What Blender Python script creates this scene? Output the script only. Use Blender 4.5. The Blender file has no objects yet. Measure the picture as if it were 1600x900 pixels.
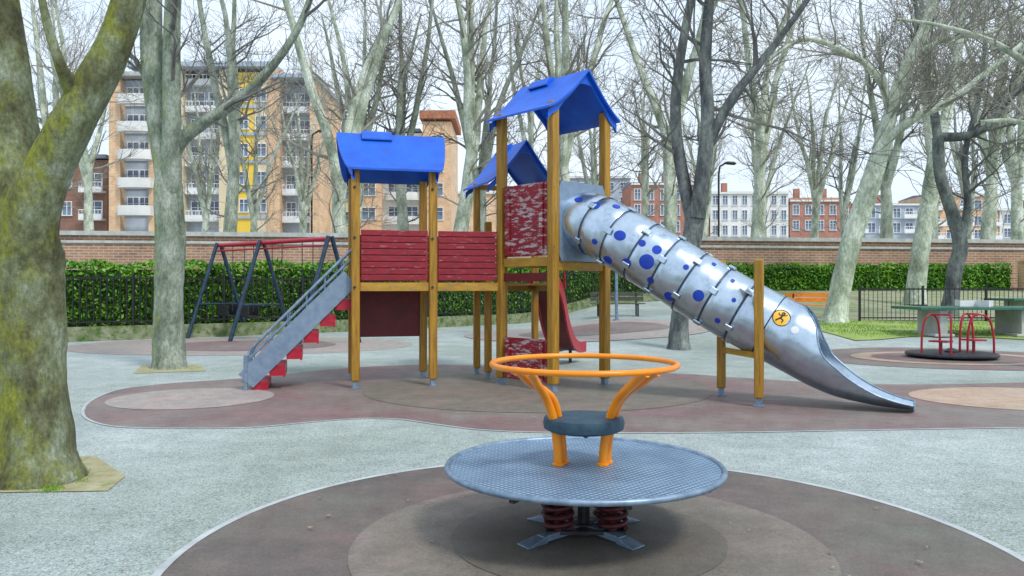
import bpy, math, random
from mathutils import Vector, Matrix
R=math.radians; PI=math.pi
col=bpy.context.scene.collection
CH=1.4; F=1200.0
def h(x,y):
    sx=min(1,max(0,x/4.0)); sx=sx*sx*(3-2*sx)
    pts=[(17.0,0),(20.5,.2),(24,.33),(28,.42),(31,.5),(40,1.25),(60,1.3)]
    if y<=pts[0][0]: z=0
    elif y>=60: z=1.3
    else:
        for (a,za),(b,zb) in zip(pts,pts[1:]):
            if a<=y<=b:
                z=za+(zb-za)*(y-a)/(b-a); break
    return z*sx
def W(x,y,D): return Vector(((x-800)/F*D, D, CH+(450-y)/F*D))
def G(x,y):
    D=CH*F/(y-450.0); return Vector(((x-800)/F*D,D,0))
# ---------------------------------------------------------------- materials
def newmat(name):
    m=bpy.data.materials.new(name); m.use_nodes=True
    nt=m.node_tree; b=nt.nodes['Principled BSDF']
    return m,nt,b
def coords(nt,kind='Object',scale=(1,1,1)):
    tc=nt.nodes.new('ShaderNodeTexCoord'); mp=nt.nodes.new('ShaderNodeMapping')
    mp.inputs['Scale'].default_value=scale
    nt.links.new(tc.outputs[kind],mp.inputs[0]); return mp.outputs[0]
def noise(nt,co,scale,detail=5,rough=.6):
    n=nt.nodes.new('ShaderNodeTexNoise'); n.inputs['Scale'].default_value=scale
    n.inputs['Detail'].default_value=detail; n.inputs['Roughness'].default_value=rough
    nt.links.new(co,n.inputs['Vector']); return n.outputs['Fac']
def ramp(nt,fac,stops):
    r=nt.nodes.new('ShaderNodeValToRGB'); e=r.color_ramp.elements
    while len(e)<len(stops): e.new(.5)
    for i,(p,c) in enumerate(stops):
        e[i].position=p; e[i].color=(c[0],c[1],c[2],1)
    nt.links.new(fac,r.inputs[0]); return r.outputs[0]
def mix(nt,fac,a,b,mode='MIX'):
    m=nt.nodes.new('ShaderNodeMix'); m.data_type='RGBA'; m.blend_type=mode
    for s,v in ((m.inputs[0],fac),(m.inputs[6],a),(m.inputs[7],b)):
        if isinstance(v,(int,float)): s.default_value=v
        elif isinstance(v,tuple): s.default_value=(v[0],v[1],v[2],1)
        else: nt.links.new(v,s)
    return m.outputs[2]
def bump(nt,b,fac,st,dist=.02):
    n=nt.nodes.new('ShaderNodeBump'); n.inputs['Strength'].default_value=st; n.inputs['Distance'].default_value=dist
    nt.links.new(fac,n.inputs['Height']); nt.links.new(n.outputs[0],b.inputs['Normal'])
def nm(name,c1,c2,scale=5,rough=.6,metal=0,bmp=.15,lo=.35,hi=.65,stretch=(1,1,1),c3=None,s3=20,t3=(.55,.65),dist=.01):
    m,nt,b=newmat(name); co=coords(nt,'Object',stretch)
    f=noise(nt,co,scale); c=ramp(nt,f,[(lo,c1),(hi,c2)])
    if c3:
        f3=noise(nt,co,s3,6,.7); k=ramp(nt,f3,[(t3[0],(0,0,0)),(t3[1],(1,1,1))])
        c=mix(nt,k,c,c3)
    nt.links.new(c,b.inputs['Base Color'])
    b.inputs['Roughness'].default_value=rough; b.inputs['Metallic'].default_value=metal
    if bmp: bump(nt,b,noise(nt,co,scale*6,6,.7),bmp,dist)
    return m
M={}
M['wood']=nm('wood_post',(.20,.095,.008),(.52,.27,.015),6,.5,0,.25,.3,.7,(7,7,.45),(.10,.055,.012),3,(.53,.70))
M['wood2']=nm('wood_beam',(.32,.17,.015),(.52,.29,.03),5,.55,0,.2,.3,.7,(1,1,3),(.20,.17,.11),7,(.55,.7))
M['red']=nm('red_paint',(.17,.003,.011),(.33,.008,.022),8,.5,0,.25,.3,.7,(1,1,4),(.40,.22,.24),7,(.585,.70))
M['redworn']=nm('red_paint_worn',(.17,.004,.012),(.32,.010,.024),8,.6,0,.3,.3,.7,(1,1,4),(.46,.38,.39),6,(.515,.58))
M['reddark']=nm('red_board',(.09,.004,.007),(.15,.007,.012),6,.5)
M['redmetal']=nm('red_metal',(.34,.004,.02),(.48,.008,.035),10,.35)
M['blue']=nm('blue_plastic',(.001,.075,.50),(.003,.125,.68),3,.5,0,.08,.3,.7,(1,1,1),(.03,.10,.28),7,(.60,.75))
M['bluedot']=nm('blue_cap',(.002,.03,.33),(.005,.05,.46),8,.35)
M['steel']=nm('stainless_steel',(.44,.53,.63),(.60,.70,.80),3,.27,.92,.03,.3,.7,(1,1,1),(.28,.34,.42),9,(.52,.8))
M['galv']=nm('galvanised_steel',(.15,.22,.30),(.27,.36,.47),14,.45,.5,.05)
M['greypanel']=nm('grey_panel',(.17,.24,.33),(.25,.33,.43),10,.45,.4,.05,.3,.7,(1,1,1),(.38,.40,.42),15,(.62,.7))
M['darkmetal']=nm('dark_metal',(.02,.024,.03),(.045,.05,.06),12,.5,.3)
M['navy']=nm('navy_metal',(.010,.03,.055),(.025,.055,.10),8,.45,.2)
M['orange']=nm('orange_paint',(.80,.23,.002),(.92,.30,.004),6,.32,0,.03,.3,.7,(1,1,1),(.55,.14,.01),30,(.66,.75))
M['seat']=nm('seat_rubber',(.015,.045,.07),(.028,.07,.105),20,.6)
M['spring']=nm('spring_red',(.045,.007,.010),(.11,.015,.018),20,.55,.2)
M['black']=nm('black_iron',(.006,.007,.009),(.016,.016,.018),10,.5)
M['white']=nm('white_paint',(.68,.69,.70),(.8,.8,.8),4,.5,0,.03)
M['concrete']=nm('pale_concrete',(.36,.37,.34),(.50,.51,.48),3,.85,0,.2)
M['stone']=nm('mossy_stone',(.10,.14,.04),(.28,.29,.19),4,.9,0,.4,.35,.65,(1,1,1),(.05,.12,.012),6,(.5,.62))
M['orangewood']=nm('orange_wood',(.70,.20,.01),(.85,.30,.02),6,.5)
M['greentop']=nm('green_table',(.02,.10,.07),(.04,.15,.10),5,.5)
M['benchdk']=nm('bench_wood_dark',(.05,.06,.04),(.10,.11,.08),8,.7)
M['tile']=nm('roof_tile',(.34,.12,.06),(.46,.19,.10),3,.8)
M['slate']=nm('slate_roof',(.14,.17,.21),(.22,.25,.30),3,.7)
M['yellow']=nm('yellow_panel',(.80,.54,.05),(.86,.60,.09),.4,.6)
M['cream']=nm('cream_render',(.64,.64,.61),(.76,.76,.74),.5,.8)
M['warm']=nm('warm_render',(.66,.55,.36),(.76,.64,.44),.5,.8)
M['greyrender']=nm('grey_render',(.32,.38,.45),(.44,.50,.57),.5,.8)
M['stickery']=nm('yellow_sticker',(.85,.42,.02),(.9,.5,.03),6,.4,0,0)
M['rubberfoot']=nm('rubber_black',(.01,.01,.012),(.02,.02,.022),9,.7)
M['leafdry']=nm('dry_leaf',(.24,.17,.09),(.40,.32,.20),30,.8)
M['sand']=nm('tree_pit_soil',(.30,.27,.14),(.42,.39,.24),6,.95,0,.4,.35,.65,(1,1,1),(.14,.20,.03),5,(.54,.68))
M['grass']=nm('grass_blades',(.12,.26,.02),(.24,.38,.05),2,.8)
M['lawn']=nm('lawn_soil',(.20,.30,.06),(.32,.42,.10),2.0,.95,0,.5,.3,.7,(1,1,1),(.36,.36,.24),3,(.54,.68))
M['litter']=nm('leaf_litter',(.27,.27,.19),(.38,.36,.25),6,.95,0,.4,.3,.7,(1,1,1),(.19,.26,.09),1.2,(.45,.6))
def leafmat():
    m,nt,b=newmat('hedge_leaf'); co=coords(nt)
    f=noise(nt,co,1.1,3); f2=noise(nt,co,14,2)
    c=ramp(nt,f,[(.35,(.065,.21,.012)),(.65,(.17,.39,.022))]); k=ramp(nt,f2,[(.35,(.4,.4,.4)),(.65,(1.35,1.35,1.2))])
    nt.links.new(mix(nt,1.0,c,k,'MULTIPLY'),b.inputs['Base Color']); b.inputs['Roughness'].default_value=.48
    return m
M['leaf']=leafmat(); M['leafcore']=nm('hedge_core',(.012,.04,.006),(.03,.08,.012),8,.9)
def glass():
    m,nt,b=newmat('window_glass'); co=coords(nt); c=ramp(nt,noise(nt,co,.35,2),[(.4,(.05,.075,.12)),(.6,(.18,.24,.33))])
    nt.links.new(c,b.inputs['Base Color']); b.inputs['Roughness'].default_value=.12; return m
M['glass']=glass()
def bark(name,c1,c2,c3,c4,sc=2.5,rough=.9,moss=None,bm=.5,st=(1,1,.45),dist=.03,mt=(.46,.58)):
    m,nt,b=newmat(name); co=coords(nt,'Object',st)
    c=ramp(nt,noise(nt,co,sc,7,.65),[(.30,c1),(.44,c2),(.54,c3),(.66,c4)])
    if moss:
        sp=nt.nodes.new('ShaderNodeSeparateXYZ'); g=nt.nodes.new('ShaderNodeNewGeometry'); nt.links.new(g.outputs['Normal'],sp.inputs[0])
        mm=nt.nodes.new('ShaderNodeMath'); mm.operation='MULTIPLY_ADD'; nt.links.new(sp.outputs['X'],mm.inputs[0]); mm.inputs[1].default_value=-.13
        nt.links.new(noise(nt,co,sc*1.3,8,.75),mm.inputs[2])
        k=ramp(nt,mm.outputs[0],[(mt[0],(0,0,0)),(mt[1],(.9,.9,.9))]); c=mix(nt,k,c,moss)
    f=noise(nt,co,sc*9,6,.7); k=ramp(nt,f,[(.3,(.5,.5,.5)),(.7,(1.38,1.38,1.38))])
    c=mix(nt,1.0,c,k,'MULTIPLY')
    nt.links.new(c,b.inputs['Base Color']); b.inputs['Roughness'].default_value=rough
    bump(nt,b,noise(nt,co,sc*5,8,.75),bm,dist); return m
M['bark1']=bark('old_bark',(.035,.032,.014),(.12,.125,.055),(.20,.225,.12),(.33,.37,.27),4.2,.92,(.27,.29,.018),.9,(1,1,.6),.035,(.43,.66))
M['bark2']=bark('grey_bark',(.07,.08,.055),(.18,.22,.16),(.29,.33,.26),(.42,.46,.38),3.4,.9,(.24,.29,.08),.6,(1,1,.5),.03,(.54,.70))
M['barkdk']=bark('dark_bark',(.03,.035,.035),(.09,.10,.10),(.16,.18,.17),(.25,.28,.24),2.6)
M['plane']=bark('plane_bark',(.17,.20,.13),(.33,.38,.28),(.52,.57,.45),(.68,.72,.62),1.6,.85,None,.3,(1,1,.5),.03)
M['planedk']=bark('plane_bark_dark',(.12,.15,.10),(.24,.28,.21),(.38,.42,.34),(.52,.55,.47),1.6,.85,None,.3,(1,1,.5),.03)
M['twig']=nm('twig_bark',(.20,.19,.15),(.36,.34,.29),2,.9,0,0)
M['twigdk']=nm('twig_bark_dark',(.10,.10,.09),(.20,.195,.17),2,.9,0,0)
def brick(name,c1,c2,mo,sc=1.0,bw=.26,rh=.08):
    m,nt,b=newmat(name); tc=nt.nodes.new('ShaderNodeTexCoord'); sp=nt.nodes.new('ShaderNodeSeparateXYZ'); cb=nt.nodes.new('ShaderNodeCombineXYZ')
    nt.links.new(tc.outputs['Object'],sp.inputs[0]); nt.links.new(sp.outputs['X'],cb.inputs[0]); nt.links.new(sp.outputs['Z'],cb.inputs[1])
    t=nt.nodes.new('ShaderNodeTexBrick'); nt.links.new(cb.outputs[0],t.inputs['Vector'])
    t.inputs['Color1'].default_value=(*c1,1); t.inputs['Color2'].default_value=(*c2,1); t.inputs['Mortar'].default_value=(*mo,1)
    t.inputs['Scale'].default_value=sc; t.inputs['Brick Width'].default_value=bw; t.inputs['Row Height'].default_value=rh; t.inputs['Mortar Size'].default_value=.012
    f=noise(nt,tc.outputs['Object'],.8,6,.7); k=ramp(nt,f,[(.3,(.7,.7,.7)),(.7,(1.2,1.2,1.2))])
    nt.links.new(mix(nt,1.0,t.outputs[0],k,'MULTIPLY'),b.inputs['Base Color']); b.inputs['Roughness'].default_value=.9; return m
M['brickwall']=brick('old_brick',(.42,.21,.12),(.30,.145,.09),(.42,.38,.30),.6)
M['brickor']=brick('orange_brick',(.74,.47,.27),(.68,.40,.21),(.7,.55,.40),.5)
M['brickred']=brick('red_brick',(.42,.15,.09),(.35,.125,.08),(.42,.3,.25),.5)
M['brickdk']=brick('brown_brick',(.27,.12,.08),(.21,.10,.07),(.24,.17,.14),.5)
def gravel():
    m,nt,b=newmat('exposed_gravel'); co=coords(nt)
    big=noise(nt,co,.35,5,.6); c=ramp(nt,big,[(.3,(.325,.37,.375)),(.7,(.45,.505,.515))])
    v=nt.nodes.new('ShaderNodeTexVoronoi'); v.inputs['Scale'].default_value=110; nt.links.new(co,v.inputs['Vector'])
    sp=nt.nodes.new('ShaderNodeSeparateColor'); nt.links.new(v.outputs['Color'],sp.inputs[0])
    k=ramp(nt,sp.outputs[0],[(.0,(.50,.49,.46)),(.3,(.88,.88,.86)),(.75,(1.07,1.07,1.05)),(1,(1.42,1.40,1.34))])
    c=mix(nt,1.0,c,k,'MULTIPLY')
    f2=noise(nt,co,2.4,7,.72); k2=ramp(nt,f2,[(.35,(.80,.82,.80)),(.65,(1.08,1.08,1.08))]); c=mix(nt,1.0,c,k2,'MULTIPLY')
    f4=noise(nt,co,.16,5,.65); k4=ramp(nt,f4,[(.40,(.80,.82,.75)),(.6,(1.05,1.05,1.05))]); c=mix(nt,1.0,c,k4,'MULTIPLY')
    nt.links.new(c,b.inputs['Base Color']); b.inputs['Roughness'].default_value=.85
    bump(nt,b,v.outputs['Distance'],.35,.004); return m
M['gravel']=gravel()
def rubber(name,c1,c2,c3,wear=(.20,.20,.175),wt=(.50,.68)):
    m,nt,b=newmat(name); co=coords(nt)
    c=ramp(nt,noise(nt,co,1.3,7,.7),[(.3,c1),(.52,c2),(.70,c3)])
    k=ramp(nt,noise(nt,co,.55,7,.72),[(wt[0],(0,0,0)),(wt[1],(1,1,1))]); c=mix(nt,k,c,wear)
    f=noise(nt,co,70,3,.8); k=ramp(nt,f,[(.3,(.72,.72,.72)),(.7,(1.28,1.28,1.28))]); c=mix(nt,1.0,c,k,'MULTIPLY')
    k5=ramp(nt,noise(nt,co,4.5,6,.75),[(.36,(.80,.80,.78)),(.62,(1.06,1.06,1.06))]); c=mix(nt,1.0,c,k5,'MULTIPLY')
    nt.links.new(c,b.inputs['Base Color']); b.inputs['Roughness'].default_value=.62
    bump(nt,b,f,.4,.004); return m
M['rub']=rubber('rubber_mauve',(.095,.088,.080),(.145,.112,.102),(.195,.130,.120),(.15,.15,.12),(.47,.64))
M['rub2']=rubber('rubber_grey_brown',(.150,.138,.110),(.20,.170,.142),(.25,.185,.165),(.185,.185,.148))
M['rub3']=rubber('rubber_pale',(.30,.27,.25),(.36,.30,.28),(.42,.33,.30),(.33,.32,.28))
M['rub4']=rubber('rubber_red',(.155,.115,.11),(.215,.135,.132),(.27,.155,.15),(.225,.215,.19),(.44,.64))
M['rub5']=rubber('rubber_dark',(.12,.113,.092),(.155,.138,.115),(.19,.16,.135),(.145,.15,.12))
M['rubtan']=rubber('rubber_tan',(.42,.30,.22),(.48,.34,.25),(.50,.38,.29),(.42,.36,.28))
M['edge']=nm('pale_edging',(.36,.385,.39),(.50,.53,.54),4,.8,0,.1)
def tread():
    m,nt,b=newmat('tread_plate'); co=coords(nt,'Object',(1,1,1)); sp=nt.nodes.new('ShaderNodeSeparateXYZ'); nt.links.new(co,sp.inputs[0])
    def ma(op,a,bb=None):
        n=nt.nodes.new('ShaderNodeMath'); n.operation=op
        for i,v in enumerate((a,bb)):
            if v is None: continue
            if isinstance(v,(int,float)): n.inputs[i].default_value=v
            else: nt.links.new(v,n.inputs[i])
        return n.outputs[0]
    a=ma('ADD',sp.outputs[0],sp.outputs[1]); d=ma('SUBTRACT',sp.outputs[0],sp.outputs[1])
    s1=ma('SINE',ma('MULTIPLY',a,72.)); s2=ma('SINE',ma('MULTIPLY',d,72.)); p=ma('ABSOLUTE',ma('MULTIPLY',s1,s2)); 
    k=ramp(nt,p,[(.25,(.10,.18,.28)),(.6,(.34,.47,.60))])
    f=noise(nt,co,2.5,7,.75); k2=ramp(nt,f,[(.35,(.68,.71,.76)),(.65,(1.15,1.15,1.15))])
    nt.links.new(mix(nt,1.0,k,k2,'MULTIPLY'),b.inputs['Base Color']); b.inputs['Roughness'].default_value=.42; b.inputs['Metallic'].default_value=.35
    bump(nt,b,p,.6,.006); return m
M['tread']=tread()
# ---------------------------------------------------------------- mesh builder
OFF={}
def woff(o): return OFF.get(o.name,Vector((0,0,0))) if o else Vector((0,0,0))
class MB:
    def __init__(s): s.v=[]; s.f=[]
    def add(s,vs,fs):
        n=len(s.v); s.v+= [Vector(q) for q in vs]; s.f+=[tuple(i+n for i in f) for f in fs]
    def box(s,c,d,rz=0):
        c=Vector(c); cr,sr=math.cos(rz),math.sin(rz); vs=[]
        for z in (-1,1):
            for x,y in ((-1,-1),(1,-1),(1,1),(-1,1)):
                X,Y=x*d[0]/2,y*d[1]/2; vs.append(c+Vector((X*cr-Y*sr,X*sr+Y*cr,z*d[2]/2)))
        s.add(vs,[(3,2,1,0),(4,5,6,7),(0,1,5,4),(1,2,6,5),(2,3,7,6),(3,0,4,7)])
    def beam(s,a,b,w,hh,up=Vector((0,0,1))):
        a=Vector(a);b=Vector(b);t=(b-a).normalized(); sd=t.cross(up)
        if sd.length<1e-4: sd=t.cross(Vector((1,0,0)))
        sd.normalize(); u=sd.cross(t); vs=[]
        for p in (a,b):
            for x,y in ((-1,-1),(1,-1),(1,1),(-1,1)): vs.append(p+sd*x*w/2+u*y*hh/2)
        s.add(vs,[(0,1,2,3),(7,6,5,4),(4,5,1,0),(5,6,2,1),(6,7,3,2),(7,4,0,3)])
    def tube(s,pts,rads,sides=8,caps=True,lob=0,rng=None,closed=False):
        pts=[Vector(p) for p in pts]; n=len(pts)
        if isinstance(rads,(int,float)): rads=[rads]*n
        ts=[]
        for i in range(n):
            if closed: t=pts[(i+1)%n]-pts[i-1]
            else: t=pts[min(i+1,n-1)]-pts[max(i-1,0)]
            ts.append(t.normalized() if t.length>1e-9 else Vector((0,0,1)))
        a=ts[0].orthogonal().normalized() if abs(ts[0].z)<.95 else (ts[0].cross(Vector((0,1,0)))).normalized()
        vs=[];fs=[]
        ph=[rng.uniform(0,6.28) for _ in range(4)] if lob else None
        for i in range(n):
            t=ts[i]; a=(a-t*a.dot(t)); a=a.normalized() if a.length>1e-6 else t.orthogonal().normalized(); b=t.cross(a)
            for k in range(sides):
                th=2*PI*k/sides; r=rads[i]
                if lob: r*=1+lob*(math.sin(3*th+ph[0]+i*.12)*.6+math.sin(5*th+ph[1]-i*.2)*.4+math.sin(2*th+i*.55+ph[2])*.35+rng.uniform(-.2,.2))
                vs.append(pts[i]+a*(math.cos(th)*r)+b*(math.sin(th)*r))
        m=n if closed else n-1
        for i in range(m):
            j=(i+1)%n
            for k in range(sides):
                l=(k+1)%sides; fs.append((i*sides+k,i*sides+l,j*sides+l,j*sides+k))
        if caps and not closed:
            fs.append(tuple(range(sides-1,-1,-1))); fs.append(tuple((n-1)*sides+k for k in range(sides)))
        s.add(vs,fs)
    def cyl(s,a,b,r,sides=16,r2=None): s.tube([a,b],[r,r if r2 is None else r2],sides)
    def ring(s,c,Rr,r,n=48,sides=8,ax=None):
        c=Vector(c); X,Y=(Vector((1,0,0)),Vector((0,1,0))) if ax is None else ax
        s.tube([c+X*Rr*math.cos(2*PI*i/n)+Y*Rr*math.sin(2*PI*i/n) for i in range(n)],r,sides,False,closed=True)
    def prism(s,poly,z0,z1):
        n=len(poly); vs=[Vector((p[0],p[1],z0)) for p in poly]+[Vector((p[0],p[1],z1)) for p in poly]
        s.add(vs,[tuple(range(n-1,-1,-1)),tuple(range(n,2*n))]+[(i,(i+1)%n,n+(i+1)%n,n+i) for i in range(n)])
    def lathe(s,c,prof,n=48):
        c=Vector(c); vs=[];fs=[]
        for r,z in prof:
            for k in range(n): vs.append(c+Vector((r*math.cos(2*PI*k/n),r*math.sin(2*PI*k/n),z)))
        for i in range(len(prof)-1):
            for k in range(n):
                l=(k+1)%n; fs.append((i*n+k,i*n+l,(i+1)*n+l,(i+1)*n+k))
        fs.append(tuple(range(n-1,-1,-1))); fs.append(tuple((len(prof)-1)*n+k for k in range(n)))
        s.add(vs,fs)
    def build(s,name,mat,parent=None,smooth=False,bevel=0,label=None):
        o0=woff(parent); me=bpy.data.meshes.new(name)
        me.from_pydata([tuple(q-o0) for q in s.v],[],s.f); me.update()
        if smooth: me.polygons.foreach_set('use_smooth',[True]*len(me.polygons))
        me.materials.append(M[mat] if isinstance(mat,str) else mat)
        o=bpy.data.objects.new(name,me); col.objects.link(o)
        if smooth:
            try: me.set_sharp_from_angle(angle=R(42))
            except Exception: pass
        if parent: o.parent=parent
        OFF[o.name]=o0.copy()
        if bevel:
            bv=o.modifiers.new('bevel','BEVEL'); bv.width=bevel; bv.segments=2; bv.limit_method='ANGLE'
        if label: o['label']=label
        return o
def thing(name,label,cat,loc=(0,0,0),group=None):
    o=bpy.data.objects.new(name,None); col.objects.link(o); o.location=loc; OFF[o.name]=Vector(loc)
    o['label']=label; o['category']=cat
    if group: o['group']=group
    return o
def tag(o,label,cat,group=None,kind=None):
    if label: o['label']=label
    if cat: o['category']=cat
    if group: o['group']=group
    if kind: o['kind']=kind
    return o
def dup(root,loc,rz=0,sc=1,label=None,group=None):
    r=root.copy(); col.objects.link(r); r.location=loc; r.rotation_euler=(0,0,rz); r.scale=(sc,sc,sc)
    if label: r['label']=label
    if group: r['group']=group
    for c in list(root.children):
        d=c.copy(); col.objects.link(d); d.parent=r
        for g in list(c.children):
            e=g.copy(); col.objects.link(e); e.parent=d
    return r
def smoothpath(P,k=6):
    P=[tuple(p) for p in P]; out=[]
    n=len(P)
    for i in range(n-1):
        p0=P[max(i-1,0)];p1=P[i];p2=P[i+1];p3=P[min(i+2,n-1)]
        for j in range(k):
            t=j/k
            out.append(tuple(.5*((2*b)+(-a+c)*t+(2*a-5*b+4*c-d)*t*t+(-a+3*b-3*c+d)*t**3) for a,b,c,d in zip(p0,p1,p2,p3)))
    out.append(P[-1]); return out
# ---------------------------------------------------------------- ground
def axis(vals):
    out=[]
    for a,b,st in vals:
        n=max(1,int(round((b-a)/st))); out+=[a+(b-a)*i/n for i in range(n)]
    out.append(vals[-1][1]); return out
xs=axis([(-900,-100,200),(-100,-30,17.5),(-30,0,3),(0,5,.25),(5,45,2),(45,100,11),(100,900,200)])
ys=axis([(-60,0,20),(0,17,4.25),(17,41,.5),(41,60,2),(60,120,20),(120,1500,230)])
g=MB(); nx=len(xs)
g.v=[Vector((x,y,h(x,y))) for y in ys for x in xs]
g.f=[(j*nx+i,j*nx+i+1,(j+1)*nx+i+1,(j+1)*nx+i) for j in range(len(ys)-1) for i in range(nx-1)]
tag(g.build('ground','gravel'),None,None,kind='structure')
def sheet(name,poly,z,mat,kind='structure'):
    m=MB(); m.add([Vector((p[0],p[1],z)) for p in poly],[tuple(range(len(poly)))])
    o=m.build(name,mat); o['kind']=kind; return o
def circ(cx,cy,r,n=96,ry=None): 
    ry=ry or r; return [(cx+r*math.cos(2*PI*i/n),cy+ry*math.sin(2*PI*i/n)) for i in range(n)]
def ringsheet(name,cx,cy,r0,r1,z,mat,n=96):
    a=circ(cx,cy,r0,n);b=circ(cx,cy,r1,n); m=MB()
    m.add([Vector((*p,z)) for p in a+b],[(i,(i+1)%n,n+(i+1)%n,n+i)[::-1] for i in range(n)])
    o=m.build(name,mat); o['kind']='structure'; return o
SX,SY=.407,4.36
sheet('rubber_surface',circ(.44,4.06,2.17),.004,'rub')
ringsheet('surface_edging',.44,4.06,2.17,2.215,.006,'edge')
sheet('rubber_surface',circ(.41,4.2,1.28),.008,'rub2')
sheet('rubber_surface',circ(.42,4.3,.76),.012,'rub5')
pp=[(1750,668),(1600,668),(1350,672),(1100,676),(880,676),(760,672),(690,664),(625,655),(560,654),(480,660),(390,668),(280,669),(190,667),(145,657),(133,642),(150,624),(195,608),(270,599),(370,592),(470,582),(560,574),(660,570),(760,572),(860,578),(960,582),(1060,584),(1150,590),(1280,598),(1420,601),(1600,598),(1750,594)]
pw=[G(*p) for p in pp]; pw2=smoothpath([(p.x,p.y) for p in pw],5)
sheet('rubber_field',pw2[::-1],.004,'rub4')
near=[Vector((p[0],p[1],0)) for p in smoothpath([(G(*p).x,G(*p).y) for p in pp[:20]],6)]
m=MB(); vs=[];fs=[]
for i,p in enumerate(near):
    t=(near[min(i+1,len(near)-1)]-near[max(i-1,0)]).normalized(); nrm=Vector((t.y,-t.x,0))
    vs+= [p+nrm*-.01+Vector((0,0,.007)),p-nrm*.04+Vector((0,0,.007))]
fs=[(2*i,2*i+2,2*i+3,2*i+1) for i in range(len(near)-1)]; m.add(vs,fs); tag(m.build('field_edging','edge'),None,None,kind='structure')
def ell(px0,px1,py0,py1,n=64):
    a=G(px0,(py0+py1)/2);b=G(px1,(py0+py1)/2);c=G((px0+px1)/2,py0);d=G((px0+px1)/2,py1)
    return circ((a.x+b.x)/2,(c.y+d.y)/2,(b.x-a.x)/2,n,abs(c.y-d.y)/2)
sheet('rubber_patch',ell(172,420,607,641),.008,'rub3')
sheet('rubber_patch',ell(560,1120,582,646),.008,'rub2')
sheet('rubber_patch',ell(1440,1800,606,645),.008,'rubtan')
sheet('swing_rubber_patch',ell(100,640,527,556),.004,'rub3')
sheet('swing_rubber_patch',ell(250,520,532,549),.008,'rub4')
def drape(name,cx,cy,rx,ry,lift,mat,n=64,rings=10):
    m=MB(); vs=[Vector((cx,cy,h(cx,cy)+lift))]; fs=[]
    for j in range(1,rings+1):
        for i in range(n):
            x=cx+rx*j/rings*math.cos(2*PI*i/n); y=cy+ry*j/rings*math.sin(2*PI*i/n); vs.append(Vector((x,y,h(x,y)+lift)))
    for i in range(n): fs.append((0,1+i,1+(i+1)%n))
    for j in range(rings-1):
        for i in range(n):
            a=1+j*n; fs.append((a+i,a+n+i,a+n+(i+1)%n,a+(i+1)%n))
    m.add(vs,fs); o=m.build(name,mat); o['kind']='structure'; return o
drape('rubber_patch',2.2,22.5,3.6,3.4,.015,'rub3'); drape('rubber_patch',2.4,22.5,2.2,1.9,.022,'rub4')
drape('roundabout_rubber',8.75,15.3,2.9,2.3,.006,'rub4'); drape('roundabout_rubber',8.75,15.3,1.9,1.5,.012,'rubtan'); drape('roundabout_rubber',8.75,15.3,1.5,1.18,.018,'rub4')
def strip(name,x0,x1,y0,y1,lift,mat,nx=20,ny=24,wav=0):
    m=MB(); vs=[]
    for j in range(ny+1):
        for i in range(nx+1):
            x=x0+(x1-x0)*i/nx; y=y0+(y1-y0)*j/ny
            if wav and j in(0,ny): y+=math.sin(x*1.3)*wav
            vs.append(Vector((x,y,h(x,y)+lift)))
    m.add(vs,[(j*(nx+1)+i,j*(nx+1)+i+1,(j+1)*(nx+1)+i+1,(j+1)*(nx+1)+i) for j in range(ny) for i in range(nx)])
    o=m.build(name,mat); o['kind']='structure'; return o
strip('lawn',8.4,30,19.3,24.2,.02,'lawn',30,20,.5)
strip('bank',9.6,48,24.6,42,.02,'litter',30,34)
rng=random.Random(5)
m=MB()
for i in range(11000):
    x=rng.uniform(8.6,20); y=rng.uniform(19.5,24); z=h(x,y)+.015; a=rng.uniform(0,6.28); l=rng.uniform(.03,.07)
    if math.sin(x*2.1)+math.sin(y*3+x)<rng.uniform(-1.6,1): continue
    dx,dy=math.cos(a)*.012,math.sin(a)*.012
    m.add([(x-dx,y-dy,z),(x+dx,y+dy,z),(x+rng.uniform(-.03,.03),y+rng.uniform(-.03,.03),z+l)],[(0,1,2)])
tag(m.build('grass','grass'),'thin green grass beside the tennis table','grass',kind='stuff')
m=MB()
for i in range(110):
    y=3.6+16*rng.random()**1.2; x=rng.uniform(-.7,.7)*y; z=h(x,y)+.018; a=rng.uniform(0,6.28); s=rng.uniform(.008,.022); q=[]
    for k,(rr) in enumerate((1,.5,.9,.45,1,.5,.8,.45)): q.append((x+s*rr*math.cos(a+k*PI/4),y+s*rr*math.sin(a+k*PI/4),z+rng.uniform(0,.008)))
    m.add(q,[tuple(range(8))])
tag(m.build('fallen_leaves','leafdry'),'small dry fallen leaves scattered over the ground','leaves',kind='stuff')
# ---------------------------------------------------------------- world
sc=bpy.context.scene
w=bpy.data.worlds.new('World'); sc.world=w; w.use_nodes=True; nt=w.node_tree
bg=nt.nodes['Background']; sky=nt.nodes.new('ShaderNodeTexSky'); sky.sky_type='NISHITA'; sky.sun_disc=False
EL,AZ=R(52),R(140)
sky.sun_elevation=EL; sky.sun_rotation=AZ
tc=nt.nodes.new('ShaderNodeTexCoord'); mp=nt.nodes.new('ShaderNodeMapping'); mp.inputs['Scale'].default_value=(1,1,2.5); nt.links.new(tc.outputs['Generated'],mp.inputs[0])
c=ramp(nt,noise(nt,mp.outputs[0],1.6,5,.55),[(.3,(6.9,8.6,10.8)),(.64,(9.4,10.6,11.9))])
nt.links.new(mix(nt,.88,sky.outputs[0],c),bg.inputs[0]); bg.inputs[1].default_value=.112
L=bpy.data.lights.new('sun','SUN'); L.energy=2.3; L.angle=R(11); L.color=(1,.97,.91)
lo=bpy.data.objects.new('sun',L); col.objects.link(lo)
dirv=Vector((math.sin(AZ)*math.cos(EL),math.cos(AZ)*math.cos(EL),math.sin(EL))); lo.rotation_euler=(dirv).to_track_quat('Z','Y').to_euler()
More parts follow.
